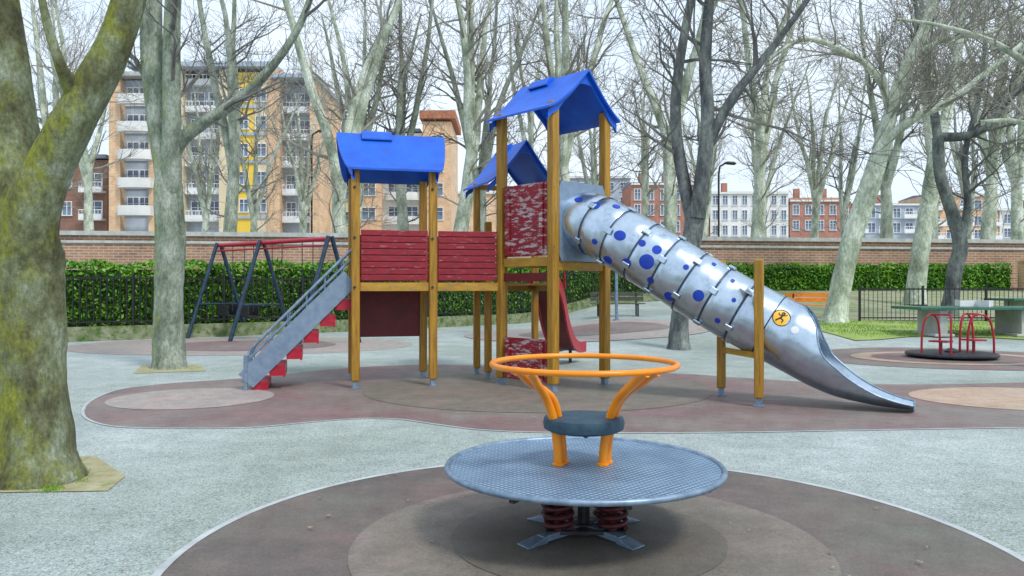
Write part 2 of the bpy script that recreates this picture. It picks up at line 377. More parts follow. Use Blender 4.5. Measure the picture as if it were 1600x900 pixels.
cam=bpy.data.cameras.new('camera'); co_=bpy.data.objects.new('camera',cam); col.objects.link(co_); co_.location=(0,0,CH); co_.rotation_euler=(R(90),0,0)
cam.lens=27; cam.sensor_width=36; cam.clip_end=3000; cam.clip_start=.05; sc.camera=co_
sc.view_settings.view_transform='Standard'; sc.view_settings.look='None'; sc.view_settings.exposure=0
# ---------------------------------------------------------------- spinner carousel
T=thing('spinner_carousel','large round metal spinning platform with orange hand ring and centre seat, in the foreground','playground spinner',(SX,SY,0))
C0=Vector((SX,SY,0)); zd=.402; Rd=.772
m=MB(); m.lathe(C0,[(.01,zd-.03),(Rd-.02,zd-.028),(Rd-.01,zd-.005),(.01,zd)],96); m.build('platform','tread',T,True)
m=MB(); m.ring(C0+Vector((0,0,zd-.008)),Rd,.017,96,10); m.build('rim','galv',T,True)
for k in range(8):
    m=MB(); a=2*PI*k/8+.2; m.beam(C0+Vector((.12*math.cos(a),.12*math.sin(a),zd-.045)),C0+Vector((.74*math.cos(a),.74*math.sin(a),zd-.04)),.03,.025); m.build('under_spoke','darkmetal',T)
m=MB(); zr=.970; Rr=.520
m.ring(C0+Vector((0,0,zr)),Rr,.0165,72,12); m.build('hand_ring','orange',T,True)
for bx,by,ad,mx in ((-.145,-.030,231,-1),(-.115,.030,222,-1),(.105,-.030,303,1),(.135,.030,312,1)):
    a=R(ad); ex,ey=Rr*math.cos(a),Rr*math.sin(a)
    pts=[(bx,by,zd),(bx*1.06,by-.012,zd+.12),(bx+mx*.03,by-.045,zd+.26),(bx+mx*.075,by-.11,zd+.39),(bx*.25+ex*.75,by*.3+ey*.70,zd+.50),(ex*.93,ey*.93,zr-.018),(ex,ey,zr-.004)]
    pts=[C0+Vector(p) for p in smoothpath(pts,5)]
    m=MB(); m.tube(pts,[.0245]*len(pts),12); u=m.build('upright','orange',T,True)
    m=MB(); m.lathe(C0+Vector((bx,by,zd)),[(.036,.0),(.036,.010),(.028,.014)],16); m.build('foot_flange','orange',u,True)
m=MB(); m.lathe(C0,[(.05,.59),(.20,.594),(.226,.608),(.231,.64),(.224,.667),(.19,.676),(.02,.678)],48); s=m.build('seat','seat',T,True)
m=MB(); m.cyl(C0+Vector((-.17,0,.588)),C0+Vector((.17,0,.588)),.018,10); m.cyl(C0+Vector((0,-.12,.588)),C0+Vector((0,.12,.588)),.018,10); m.build('seat_bracket','darkmetal',s)
m=MB(); m.cyl(C0+Vector((0,0,.02)),C0+Vector((0,0,.35)),.034,20); m.cyl(C0+Vector((0,0,.0)),C0+Vector((0,0,.07)),.06,20); m.build('centre_column','darkmetal',T,True)
m=MB(); m.box(C0+Vector((0,0,.335)),(.52,.42,.02)); m.build('top_plate','darkmetal',T)
m=MB(); m.box(C0+Vector((0,0,.052)),(.44,.28,.018)); m.build('base_plate','darkmetal',T)
for sx,sy,dx,dy in ((-1,-1,-.35,-.25),(1,-1,.27,-.27),(1,1,.32,.25),(-1,1,-.28,.28)):
    c=C0+Vector((sx*.15,sy*.11,0)); pts=[]
    for i in range(0,120):
        t=i/119; a=t*2*PI*5.5; pts.append(c+Vector((.074*math.cos(a),.074*math.sin(a),.07+t*.25)))
    m=MB(); m.tube(pts,.0145,8); sp=m.build('coil_spring','spring',T,True)
    m=MB(); m.cyl(c+Vector((0,0,.06)),c+Vector((0,0,.325)),.024,12); m.build('spring_core','spring',sp,True)
    d=Vector((dx,dy,0)); e=d.normalized(); n_=Vector((-e.y,e.x,0))
    m=MB(); m.beam(C0+e*.04+Vector((0,0,.05)),C0+d*.72+Vector((0,0,.036)),.06,.035); 
    q=C0+d
    m.add([C0+d*.66+n_*.035+Vector((0,0,.055)),C0+d*.66-n_*.035+Vector((0,0,.055)),q-n_*.055+Vector((0,0,.02)),q+n_*.055+Vector((0,0,.02)),
           C0+d*.66+n_*.035+Vector((0,0,.013)),C0+d*.66-n_*.035+Vector((0,0,.013)),q-n_*.055+Vector((0,0,.013)),q+n_*.055+Vector((0,0,.013))],
          [(0,1,2,3),(7,6,5,4),(0,4,5,1),(1,5,6,2),(2,6,7,3),(3,7,4,0)])
    m.build('base_foot','galv',T,bevel=.004)
# ---------------------------------------------------------------- play structure
T=thing('play_tower','wooden play towers with blue roofs, red panels, stairs and a steel tube slide','playground structure',(0,11.2,0))
a14=R(14.3); u=Vector((math.cos(a14),math.sin(a14),0)); v=Vector((-u.y,u.x,0))
A=Vector((-2.18,10.70,0)); B=A+u*1.085; Cc=B+v*1.05; Dd=A+v*1.05
a42=R(42); u2=Vector((math.cos(a42),math.sin(a42),0)); n2=Vector((u2.y,-u2.x,0))
Mc=Vector((.555,10.36,0)); Mr=Mc+u2*1.05; Ml=Mc-n2*1.05; Mb=Ml+u2*1.05
Z=Vector((0,0,1))
def post(p,z1,rz,w=.115,z0=.1,mat='wood'):
    m=MB(); m.box(p+Z*((z0+z1)/2),(w,w,z1-z0),rz); o=m.build('post',mat,T,bevel=.018)
    m=MB(); m.box(p+Z*.075,(w*.62,w*.62,.15),rz); m.box(p+Z*.012,(w*1.1,w*1.1,.012),rz); m.build('post_foot','galv',o)
    return o
for p in (A,B,Cc,Dd): post(p,3.06,a14)
for p in (Ml,Mr,Mb,Mc): post(p,3.92,a42,.125)
P1=Vector((-.57,12.45,0)); P2=Vector((-.37,11.85,0)); P3=Vector((.38,12.75,0))
post(P1,3.1,.25,.105); post(P2,2.42,.25,.105); post(P3,3.1,.25,.105)
def slats(p0,p1,z0,z1,n,mat,th=.03,name='railing_panel',gap=.012,ins=.075,inner=True):
    d=(p1-p0).normalized(); a=p0+d*ins; b=p1-d*ins; m=MB(); hh=(z1-z0)/n
    for i in range(n):
        zz=z0+hh*(i+.5); m.beam(a+Z*zz,b+Z*zz,th,hh-gap)
    if inner:
        nn=Vector((-d.y,d.x,0))
        m.beam(a+d*.02+nn*(th*.5+.008)+Z*((z0+z1)/2),b-d*.02+nn*(th*.5+.008)+Z*((z0+z1)/2),.010,z1-z0-.03)
        for t in (.12,.88):
            c=a.lerp(b,t)+nn*(th*.5+.032); m.box(c+Z*((z0+z1)/2),(.06,.035,z1-z0-.04),math.atan2(d.y,d.x))
    return m.build(name,mat,T,bevel=.004)
slats(A,B,1.50,2.22,8,'red'); slats(B,Ml,1.50,2.22,8,'red'); slats(Dd,Cc,1.50,2.22,8,'red')
slats(Mc,Ml,1.84,2.86,12,'redworn'); slats(Mb,Mr,1.84,2.86,12,'red'); slats(Mc,Ml,.10,.70,7,'redworn',name='lower_panel')
slats(P1,Cc,1.50,2.22,8,'red'); slats(P1,P2,1.50,2.22,8,'red',ins=.06)
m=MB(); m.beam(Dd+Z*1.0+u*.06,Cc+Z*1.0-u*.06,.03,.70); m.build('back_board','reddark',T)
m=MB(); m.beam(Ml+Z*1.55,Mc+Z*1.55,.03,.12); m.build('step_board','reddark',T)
for (p,q,z) in ((A,B,1.415),(B,Cc,1.415),(Cc,Dd,1.415),(Dd,A,1.415),(B,Ml,1.415),(Cc,P1,1.415),(P1,P3,1.415),(P3,Mb,1.415),(Mc,Ml,1.76),(Mc,Mr,1.70),(Mr,Mb,1.76),(Ml,Mb,1.76)):
    d=(q-p).normalized(); m=MB(); m.beam(p+d*.062+Z*z,q-d*.062+Z*z,.045,.12); m.build('beam','wood2',T,bevel=.006)
m=MB(); m.prism([(p.x,p.y) for p in (A+(u+v)*.03,B+(v-u)*.03,Cc-(u+v)*.03,Dd+(u-v)*.03)],1.44,1.474); m.build('platform','wood2',T)
m=MB(); m.prism([(p.x,p.y) for p in (B+u*.05,Ml-u2*.05,Mb-u2*.06,P3,P1,Cc+u*.05)],1.44,1.474); m.build('platform','wood2',T)
m=MB(); m.prism([(p.x,p.y) for p in (Mc-n2*.03+u2*.03,Mr-n2*.03-u2*.03,Mb+n2*.03-u2*.03,Ml+n2*.03+u2*.03)],1.79,1.82); m.build('platform','wood2',T)
for p,zz in ((A,(1.41,2.1,2.8)),(B,(1.41,2.1,2.8)),(Mc,(1.7,1.95,2.75,3.8)),(Ml,(1.76,2.75))):
    for z_ in zz: m=MB(); m.cyl(p+Vector((0,-.075,z_)),p+Vector((0,-.05,z_)),.018,10); m.build('bolt_cap','darkmetal',T)
def roof(c,ax,Lr,Le,wd,zr,ze,sag=.05,th=.03):
    pr=Vector((-ax.y,ax.x,0)); m=MB(); N=10
    for sd in (-1,1):
        vs=[];fs=[]
        for i in range(N+1):
            t=i/N; z=zr+(ze-zr)*t-sag*math.sin(PI*t)+ .02*max(0,t-.85)/.15; off=wd*t*sd; Lh=Lr+(Le-Lr)*(t**1.6)
            for k in (-1,1): vs.append(c+pr*off+ax*Lh*k+Z*z)
            for k in (-1,1): vs.append(c+pr*off+ax*Lh*k+Z*(z-th))
        for i in range(N):
            b=4*i; q=b+4
            fs+=[(b,b+1,q+1,q),(b+2,q+2,q+3,b+3),(b,q,q+2,b+2),(b+1,b+3,q+3,q+1)]
        fs+=[(0,2,3,1),(4*N,4*N+1,4*N+3,4*N+2)]
        m.add(vs,fs)
    o=m.build('roof','blue',T,True)
    for k in (-1,1):
        m=MB(); vs=[];fs=[]; S=24
        for i in range(S+1):
            x=-1+2*i/S; t=abs(x); z=zr+(ze-zr)*t-sag*math.sin(PI*t)-th-.004
            zb=zr-.20-(zr-ze)*.92*t**2.2 ; zb=min(zb,z-.05)-(.05*math.sin(min(1,max(0,(t-.6)/.4))*PI))
            Lh=(Lr+(Le-Lr)*(t**1.6))-.06
            for q in (0,.03):
                p=c+pr*(wd*.97*x)+ax*k*(Lh-q); vs+=[p+Z*z,p+Z*zb]
        for i in range(S):
            b=4*i;q=b+4; fs+=[(b,b+1,q+1,q),(b+2,q+2,q+3,b+3),(b+1,b+3,q+3,q+1),(b,q,q+2,b+2)]
        m.add(vs,fs); m.build('gable_board','blue',o,True)
    m=MB(); vs=[]
    for k in (-.55,.0):
        for x,z in ((-.16,-.10),(-.07,.0),(0,.03),(.07,.0),(.16,-.10)): vs.append(c+ax*Lr*k+pr*x*.9+Z*(zr+z+.012))
        for x,z in ((-.16,-.12),(.16,-.12)): vs.append(c+ax*Lr*k+pr*x*.9+Z*(zr+z+.012))
    fs=[(0,1,2,3,4,6,5),(12,13,11,10,9,8,7)]+[(i,i+7,i+8,i+1) for i in range(4)]+[(0,5,12,7),(4,11,13,6)]
    m.add(vs,fs); m.build('ridge_cap','blue',o)
    return o
roof((A+Cc)/2,u,.79,.65,.70,3.66,3.04,.03)
roof((Mc+Mb)/2,n2,.70,.66,.72,4.42,3.80)
rd=Vector((math.sin(R(24)),-math.cos(R(24)),0))
roof(Vector((-.02,12.55,0)),rd,.62,.56,.62,3.72,3.02)
m=MB(); m.beam(P1+Z*3.03,P3+Z*3.03,.05,.08); m.build('beam','wood2',T)
m=MB(); fc=(Mc+Mr)/2+n2*.035+Z*2.31; hw,hh=.46,.545; ro=.40; N=48; vs=[];fs=[]
for i in range(N):
    a=2*PI*i/N+.001; ca,sa=math.cos(a),math.sin(a); k=min(hw/max(abs(ca),1e-6),hh/max(abs(sa),1e-6))
    for y in (0,.02):
        vs+=[fc+u2*ca*ro+Z*sa*ro+n2*y, fc+u2*ca*k+Z*sa*k+n2*y]
for i in range(N):
    b=4*i;q=4*((i+1)%N); fs+=[(b,q,q+1,b+1),(b+2,b+3,q+3,q+2),(b,b+2,q+2,q),(b+1,q+1,q+3,b+3)]
m.add(vs,fs); m.build('entry_panel','greypanel',T)
# tube slide
cp=[(.945,10.715,2.31),(1.13,10.52,2.27),(1.59,10.15,1.96),(2.6,9.68,1.27),(3.15,9.42,.93)]
path=[Vector(p) for p in smoothpath(cp,14)]
def frame(t):
    t=t.normalized(); S=t.cross(Z).normalized(); return t,S,S.cross(t)
def tang(P,i): return (P[min(i+1,len(P)-1)]-P[max(i-1,0)])
FR=[]
for i in range(len(path)):
    t,S,U=frame(tang(path,i)); FR.append((path[i],t,S,U))
cum=[0]
for i in range(1,len(path)): cum.append(cum[-1]+(path[i]-path[i-1]).length)
TL=cum[-1]; RT=.415
def onat(s,th,r=RT):
    s=max(0,min(TL-1e-4,s)); i=0
    while i<len(cum)-2 and cum[i+1]<s: i+=1
    f=(s-cum[i])/(cum[i+1]-cum[i]); a,b=FR[i],FR[i+1]
    p=a[0].lerp(b[0],f); S=a[2].lerp(b[2],f).normalized(); U=a[3].lerp(b[3],f).normalized()
    return p+S*(math.cos(th)*r)+U*(math.sin(th)*r)
m=MB(); vs=[];fs=[]; NS=48
nseg=8; ss=[]
for k in range(nseg):
    a=TL*k/nseg;b=TL*(k+1)/nseg
    for f in (0.0,.05,.3,.6,.95): ss.append((a+(b-a)*f, RT-(.014 if f==0.0 else 0)))
ss.append((TL,RT))
for s_,r in ss:
    for k in range(NS): vs.append(onat(s_,2*PI*k/NS,r))
for i in range(len(ss)-1):
    for k in range(NS):
        l=(k+1)%NS; fs.append((i*NS+k,(i+1)*NS+k,(i+1)*NS+l,i*NS+l))
m.add(vs,fs); TS=m.build('tube_slide','steel',T,True)
for k in range(nseg+1):
    s_=TL*k/nseg; m=MB(); m.tube([onat(s_,2*PI*i/48,RT+.002) for i in range(48)],.0075,6,False,closed=True); m.build('joint_ring','navy',TS,True)
    for j in range(5):
        th=R(12+72*j+ (30 if k%2 else 0)); c0=onat(s_-.05,th,RT+.014); c1=onat(s_+.05,th,RT+.014); out=(onat(s_,th,1)-onat(s_,th,0)).normalized()
        if (c1-c0).length<.07: continue
        m=MB(); m.beam(c0,c1,.085,.030,out); m.build('clamp','steel',TS,bevel=.012)
def proj(p): return (800+F*p.x/p.y, 450-F*(p.z-CH)/p.y)
grid=[(s_*TL/120,R(a)) for s_ in range(121) for a in range(-95,116,3)]
gp=[(proj(onat(s_,t_)),s_,t_) for s_,t_ in grid]
def find(px,py):
    b=min(gp,key=lambda q:(q[0][0]-px)**2+(q[0][1]-py)**2); return b[1],b[2]
def disc_on(s_,th,r,lift,mat,name,parent,n=24):
    m=MB(); vs=[onat(s_,th,RT+lift)]; fs=[]
    for j in (1,2):
        for i in range(n):
            a=2*PI*i/n; vs.append(onat(s_+r*j/2*math.cos(a),th+r*j/2*math.sin(a)/RT,RT+lift))
    for i in range(n): vs.append(onat(s_+r*math.cos(2*PI*i/n),th+r*math.sin(2*PI*i/n)/RT,RT-.004))
    for i in range(n):
        l=(i+1)%n; fs+=[(0,1+i,1+l),(1+i,1+n+i,1+n+l,1+l),(1+n+i,1+2*n+i,1+2*n+l,1+n+l)]
    m.add(vs,fs); return m.build(name,mat,parent)
for px,py,r in ((963,323,6),(930,321,8),(904,313,5),(967,368,9),(949,405,8),(980,411,8),(1011,410,13),(1028,390,8),(1002,380,6),(1016,438,6),(1046,463,9),(1092,461,10),(1072,417,5),(1115,413,4),(1145,440,4),(928,377,5),(1147,468,4),(1120,500,5)):
    s_,t_=find(px,py); D=onat(s_,t_).y; disc_on(s_,t_,r*.92/F*D,.006,'bluedot','blue_dot',TS)
for i in range(10):
    disc_on(.4+i*.24,R(150+((i*37)%70)),.05,.006,'bluedot','blue_dot',TS)
lastC,lt,lS,lU=FR[-1]; b0=lastC-lU*RT
bp=[(b0.x,b0.y,b0.z,RT,180),(b0.x+.17,b0.y-.08,b0.z-.09,RT,180),(b0.x+.30,b0.y-.15,b0.z-.165,.415,150),(3.45,9.27,.295,.41,112),(3.62,9.18,.205,.40,92),(3.85,9.06,.115,.38,80),(4.15,8.90,.055,.37,58),(4.38,8.77,.030,.37,44),(4.54,8.68,.022,.38,36)]
bp=smoothpath(bp,5); BP=[Vector(p[:3]) for p in bp]; m=MB(); vs=[];fs=[]; NS=40; rimA=[];rimB=[]
for i,p in enumerate(bp):
    t,S,U=frame(tang(BP,i))
    f=min(1,i/8.0)
    if i<8: S=lS.lerp(S,f).normalized(); U=lU.lerp(U,f).normalized()
    r=p[3]; al=R(min(180,p[4])); cc=BP[i]+U*r
    for k in range(NS+1):
        a=-al+2*al*k/NS; q=cc-U*(math.cos(a)*r)+S*(math.sin(a)*r); vs.append(q)
        if al<R(175) and k==0: rimA.append(q)
        if al<R(175) and k==NS: rimB.append(q)
for i in range(len(bp)-1):
    for k in range(NS): fs.append((i*(NS+1)+k,(i+1)*(NS+1)+k,(i+1)*(NS+1)+k+1,i*(NS+1)+k+1))
m.add(vs,fs); CHU=m.build('exit_chute','steel',T,True); CV=vs
m=MB(); m.tube(rimA+vs[-(NS+1):]+rimB[::-1],.011,6); m.build('chute_rim','galv',CHU,True)
def sticker(px,py,r,mat,parent):
    def cost(i):
        j=i//(NS+1); c=BP[j]
        q=proj(CV[i]); return (q[0]-px)**2+(q[1]-py)**2+(0 if (CV[i]-c).dot(Vector((-.45,-.9,0)))>-.02 else 9e9)
    best=min(range(len(CV)),key=cost); i=best//(NS+1)
    t,S,U=frame(tang(BP,i)); p=CV[best]; nrm=(p-(BP[i]+U*bp[i][3])).normalized(); Y=nrm.cross(t).normalized()
    if Y.z<0: Y=-Y
    X=Y.cross(nrm).normalized()
    def q(x,y,l=.006): return p+X*x+Y*y+nrm*(l- (y*y)/(2*.42))
    m=MB(); n=28; vv=[q(0,0)]
    for j in (1,2,3): vv+=[q(r*j/3*math.cos(2*PI*i/n),r*j/3*math.sin(2*PI*i/n)) for i in range(n)]
    ff=[(0,1+i,1+(i+1)%n) for i in range(n)]
    for j in range(2): ff+=[(1+j*n+i,1+(j+1)*n+i,1+(j+1)*n+(i+1)%n,1+j*n+(i+1)%n) for i in range(n)]
    m.add(vv,ff); o=m.build('sticker',mat,parent); return o,q,nrm
st,q,nrm=sticker(1221,499,.105,'stickery',CHU); st['label']='round yellow warning sticker with a black climbing figure'
m=MB(); n=28
m.tube([q(.10*math.cos(2*PI*i/n),.10*math.sin(2*PI*i/n),.008) for i in range(n)],.005,5,False,closed=True)
def stroke(ps,wd=.006): m.tube([q(x,y,.008) for x,y in ps],wd,5)
stroke([(.016*math.cos(i),.055+.016*math.sin(i)) for i in range(7)],.009)
stroke([(0,.035),(-.008,-.01)],.013); stroke([(0,.03),(.035,.045),(.045,.065)]); stroke([(0,.03),(-.04,.02),(-.05,.045)]); stroke([(-.008,-.01),(.03,-.02),(.025,-.055)],.008); stroke([(-.008,-.01),(-.03,-.035),(-.045,-.06)],.008)
m.build('pictogram','black',CHU)
st2,_,_=sticker(1239,518,.045,'white',CHU); st2['label']='small round white sticker'
PF,PB=Vector((2.91,9.05,0)),Vector((2.72,9.98,0))
for p,z1 in ((PF,1.74),(PB,1.76)): post(p,z1,R(-25),.105)
d=PB-PF; m=MB(); m.beam(PF+Z*.60+d*.08,PF+Z*.60+d*.92,.05,.07); m.build('beam','wood2',T)
# stairs
def stp(s_,zoff,side): return A+v*(.12+.80*side)-u*(s_+.06)+Z*(max(0,1.46-1.02*s_)+zoff)
for side in (0,1):
    m=MB(); m.beam(stp(.0,.08,side),stp(1.40,.10,side),.03,.27,Vector((0,0,1))); o=m.build('stair_side','greypanel',T,bevel=.004)
    m=MB(); m.tube([stp(0,.34,side),stp(1.40,.36,side)],.02,8); m.tube([stp(-.02,.46,side),stp(.1,.47,side),stp(1.33,.47,side),stp(1.41,.38,side),stp(1.415,.10,side)],.022,10)
    for k in range(6): m.tube([stp(.1+k*.25,.18,side),stp(.1+k*.25,.46,side)],.010,6)
    m.build('handrail','galv',o,True)
    m=MB(); p=stp(1.40,0,side); p.z=0; m.cyl(p,p+Z*.48,.03,10); m.build('stair_leg','galv',o)
for k in range(6):
    s_=1.26-k*.225; z=.10+k*.225
    c=A+v*.52-u*(s_+.02)+Z*z; m=MB(); m.box(c,(.22,.77,.04),a14); m.box(c-Z*.075+u*.095,(.03,.77,.15),a14); m.box(c-Z*.07-v*.365,(.20,.03,.13),a14); m.box(c-Z*.07+v*.365,(.20,.03,.13),a14)
    m.build('stair_tread','redmetal',T)
sp=smoothpath([(.50,12.62,1.46),(.56,12.85,1.42),(.66,13.15,1.15),(.76,13.5,.72),(.90,13.95,.38),(1.05,14.4,.25),(1.20,14.75,.24)],5); SP=[Vector(p) for p in sp]
def sweep4(rows,mb):
    vs=[];fs=[]
    for r in rows: vs+=r
    for i in range(len(rows)-1):
        b=4*i;q_=b+4
        for k in range(4): fs.append((b+k,b+(k+1)%4,q_+(k+1)%4,q_+k))
    n_=4*(len(rows)-1); fs+=[(3,2,1,0),(n_,n_+1,n_+2,n_+3)]; mb.add(vs,fs)
fr=[(p,)+frame(tang(SP,i)) for i,p in enumerate(SP)]
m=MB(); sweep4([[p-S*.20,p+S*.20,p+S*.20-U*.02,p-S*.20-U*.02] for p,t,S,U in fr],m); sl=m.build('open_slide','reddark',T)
for sd in (-1,1):
    m=MB(); sweep4([[p+S*sd*.205+U*.15,p+S*sd*.24+U*.15,p+S*sd*.24-U*.05,p+S*sd*.205-U*.05] for p,t,S,U in fr],m); m.build('slide_side','redmetal',sl)
m=MB(); m.tube([SP[0]+Vector((.28,-.1,.75)),SP[0]+Vector((.34,.2,.65)),SP[8]+Vector((.28,0,.12))],.018,8); m.build('slide_handrail','redmetal',sl,True)
m=MB(); m.cyl((1.1,14.5,0),(1.1,14.5,.23),.03,8); m.build('slide_foot','darkmetal',sl)
# ---------------------------------------------------------------- swing set
T=thing('swing_set','red bar swing set with three dark A shaped frames by the left hedge','swing set',(-6.5,20.5,0))
SA=Vector((-8.4,22,0)); SB=Vector((-4.5,19,0)); bd=(SB-SA).normalized(); bq=Vector((-bd.y,bd.x,0)); HT=2.62
m=MB(); m.cyl(SA+Z*HT,SB+Z*HT,.06,12); m.build('top_bar','redmetal',T,True)
m=MB(); m.cyl(SA+Z*(HT-.16)-bq*.03,SB+Z*(HT-.16)-bq*.03,.025,8); m.build('lower_bar','redmetal',T,True)
for f in (0,.42,1):
    p=SA.lerp(SB,f)
    for sd in (-1,1):
        m=MB(); m.cyl(p+bq*sd*.95,p+Z*(HT+.06)+bq*sd*.05,.055,10); m.build('leg','navy',T,True)
    m=MB(); m.cyl(p+bq*.62+Z*.95,p-bq*.62+Z*.95,.03,8); m.build('cross_brace','navy',T)
for i,f in enumerate((.10,.30,.56,.82)):
    p=SA.lerp(SB,f)
    for sd in (-1,1):
        m=MB(); m.cyl(p+bd*sd*.22+Z*(HT-.05),p+bd*sd*.2+Z*.75,.012,5); m.build('chain','darkmetal',T)
    m=MB(); m.box(p+Z*.62,(.42,.30,.04),math.atan2(bd.y,bd.x))
    if i<2:
        m.box(p+Z*.78+bq*.16,(.44,.03,.32),math.atan2(bd.y,bd.x)); m.box(p+Z*.78-bq*.16,(.44,.03,.26),math.atan2(bd.y,bd.x))
    m.build('swing_seat','rubberfoot',T,bevel=.01)
# ---------------------------------------------------------------- roundabout
RC=Vector((8.75,15.3,0))
T=thing('roundabout','small low roundabout with dark disc and red hooped handrails on the right','roundabout',RC)
m=MB(); m.lathe(RC,[(.3,.03),(.80,.05),(.83,.07),(.83,.095),(.81,.115),(.02,.12)],56); m.build('disc','darkmetal',T,True)
for k in range(4):
    a=R(200+ (0,40,150,190)[k]); e=Vector((math.cos(a),math.sin(a),0))
    pts=smoothpath([tuple(RC+e*r+Z*z) for r,z in ((.78,.12),(.77,.45),(.70,.76),(.54,.88),(.38,.80),(.31,.50),(.30,.12))],5)
    m=MB(); m.tube(pts,.022,8); m.build('handrail','redmetal',T,True)
for a0,a1 in ((200,240),(350,390)):
    pa=RC+Vector((math.cos(R(a0)),math.sin(R(a0)),0))*.54; pb=RC+Vector((math.cos(R(a1)),math.sin(R(a1)),0))*.54
    m=MB(); m.cyl(pa+Z*.88,pb+Z*.88,.018,8); m.build('cross_bar','redmetal',T)
    m=MB(); m.box((pa+pb)/2+Z*.36,(.30,.34,.03),R((a0+a1)/2)); m.cyl((pa+pb)/2+Z*.12,(pa+pb)/2+Z*.35,.03,8); m.build('seat','redmetal',T)
m=MB(); m.lathe(RC+Z*.12,[(.12,0),(.12,.03),(.06,.08),(.02,.085)],20); m.build('hub','darkmetal',T,True)
# ---------------------------------------------------------------- tennis tables
def tt(x0,x1,y,z0,label,group):
    T=thing('table_tennis_table',label,'table tennis table',((x0+x1)/2,y,z0),group); c=Vector(((x0+x1)/2,y,0))
    m=MB(); m.box(c+Z*(z0+.71),(x1-x0,1.5,.07)); m.build('tabletop','greentop',T,bevel=.01)
    for sd in (-1,1):
        m=MB(); m.box(c+Vector((sd*(x1-x0)*.30,0,z0+.33)),(.20,1.1,.68)); m.box(c+Vector((sd*(x1-x0)*.30,0,z0+.03)),(.5,1.2,.07)); m.build('leg','concrete',T,bevel=.015)
    m=MB(); m.box(c+Z*(z0+.83),(.03,1.5,.16)); m.box(c+Vector((.0,-.2,z0+.83)),(.85,.012,.155)); m.build('net','white',T)
tt(10.25,13.7,20.0,h(10,20),'green topped concrete tennis table behind the red roundabout','tennis tables')
tt(15.2,18.4,24.0,h(10,24),'green topped tennis table cut by the right edge of the picture','tennis tables')
# ---------------------------------------------------------------- benches
def bench(x,y,w_,mat,label):
    z0=h(x,y); T=thing('park_bench',label,'bench',(x,y,z0)); c=Vector((x,y,z0))
    m=MB()
    for k in range(3): m.box(c+Vector((0,-.16+k*.16,.45)),(w_,.13,.035))
    m.build('seat',mat,T,bevel=.006); m=MB()
    for k in range(2): m.beam(c+Vector((-w_/2,.27+k*.04,.62+k*.17)),c+Vector((w_/2,.27+k*.04,.62+k*.17)),.035,.14)
    m.build('backrest',mat,T,bevel=.006)
    for sd in (-1,1):
        m=MB(); m.beam(c+Vector((sd*w_*.36,-.2,0)),c+Vector((sd*w_*.36,-.17,.43)),.05,.05); m.beam(c+Vector((sd*w_*.36,.22,0)),c+Vector((sd*w_*.36,.32,.85)),.05,.05); m.beam(c+Vector((sd*w_*.36,-.2,.41)),c+Vector((sd*w_*.36,.25,.41)),.05,.04); m.build('leg','black',T)
bench(10.35,26.0,2.0,'orangewood','orange slatted park bench beside the leaning pale tree')
bench(3.75,27.2,1.9,'benchdk','dark weathered bench in front of the hedge, behind the tube slide')
x,y=3.4,25; m=MB(); zb=h(x,y); m.cyl((x,y,zb),(x,y,zb+1.95),.05,12); m.cyl((x,y,zb),(x,y,zb+.05),.11,12); tag(m.build('sign_post','galv',None,True),'grey steel post standing in front of the dark bench','post')
# ---------------------------------------------------------------- fence, low wall, hedges
line=smoothpath([(-16,16.5),(-11.9,19.7),(-5.35,24.7),(0.5,30.5),(6,34.5),(11.5,37.3)],10)
LV=[Vector((p[0],p[1],min(.5,h(p[0],p[1])))) for p in line]
def ribbon(P,w_,z0,z1,mb,off=0):
    vs=[];fs=[]
    for i,p in enumerate(P):
        t=tang(P,i); t.z=0; t.normalize(); n_=Vector((-t.y,t.x,0)); p=p+n_*off
        vs+=[p-n_*w_/2+Z*z0,p+n_*w_/2+Z*z0,p+n_*w_/2+Z*z1,p-n_*w_/2+Z*z1]
    for i in range(len(P)-1):
        b=4*i;q_=b+4
        for k in range(4): fs.append((b+k,q_+k,q_+(k+1)%4,b+(k+1)%4))
    n_=4*(len(P)-1); fs+=[(0,1,2,3),(n_+3,n_+2,n_+1,n_)]
    mb.add(vs,fs)
def arclen(P,step):
    out=[P[0]]; acc=0
    for a,b in zip(P,P[1:]):
        l=(b-a).length; d0=step-acc
        while d0<=l: out.append(a.lerp(b,d0/l)); d0+=step
        acc=(acc+l)%step
    return out
m=MB(); ribbon([p+Z*(h(p.x,p.y)-p.z) for p in LV],.32,-.05,.38,m); tag(m.build('low_stone_wall','stone'),'low mossy stone kerb wall running under the iron railing','low wall')
def railing(P,label,zb,zt,bay=2.4,pk=.125,rw=.014):
    T=thing('railing',label,'railing',P[0]); S=arclen(P,bay)
    for i,p in enumerate(S):
        m=MB(); m.box(p+Z*((zb+zt+.06)/2),(.06,.06,zt+.06-zb)); m.build('post','black',T)
        if i+1<len(S):
            q=S[i+1]; m=MB(); m.beam(p+Z*(zt-.05),q+Z*(zt-.05),.035,.045); m.beam(p+Z*(zb+.12),q+Z*(zb+.12),.035,.04); n=int((q-p).length/pk)
            for k in range(1,n):
                r=p.lerp(q,k/n); m.beam(r+Z*(zb+.05),r+Z*(zt),rw,rw,Vector((1,0,0)))
            m.build('picket_panel','black',T)
railing(LV,'long black iron railing on the low stone wall, in front of the hedge',.38,1.72,2.4,.15,.030)
railing([Vector((x,24.3,h(x,24.3))) for x in (11.0,13,15,17,19)],'short black iron railing behind the tennis tables',0,1.08,2.0,.14)
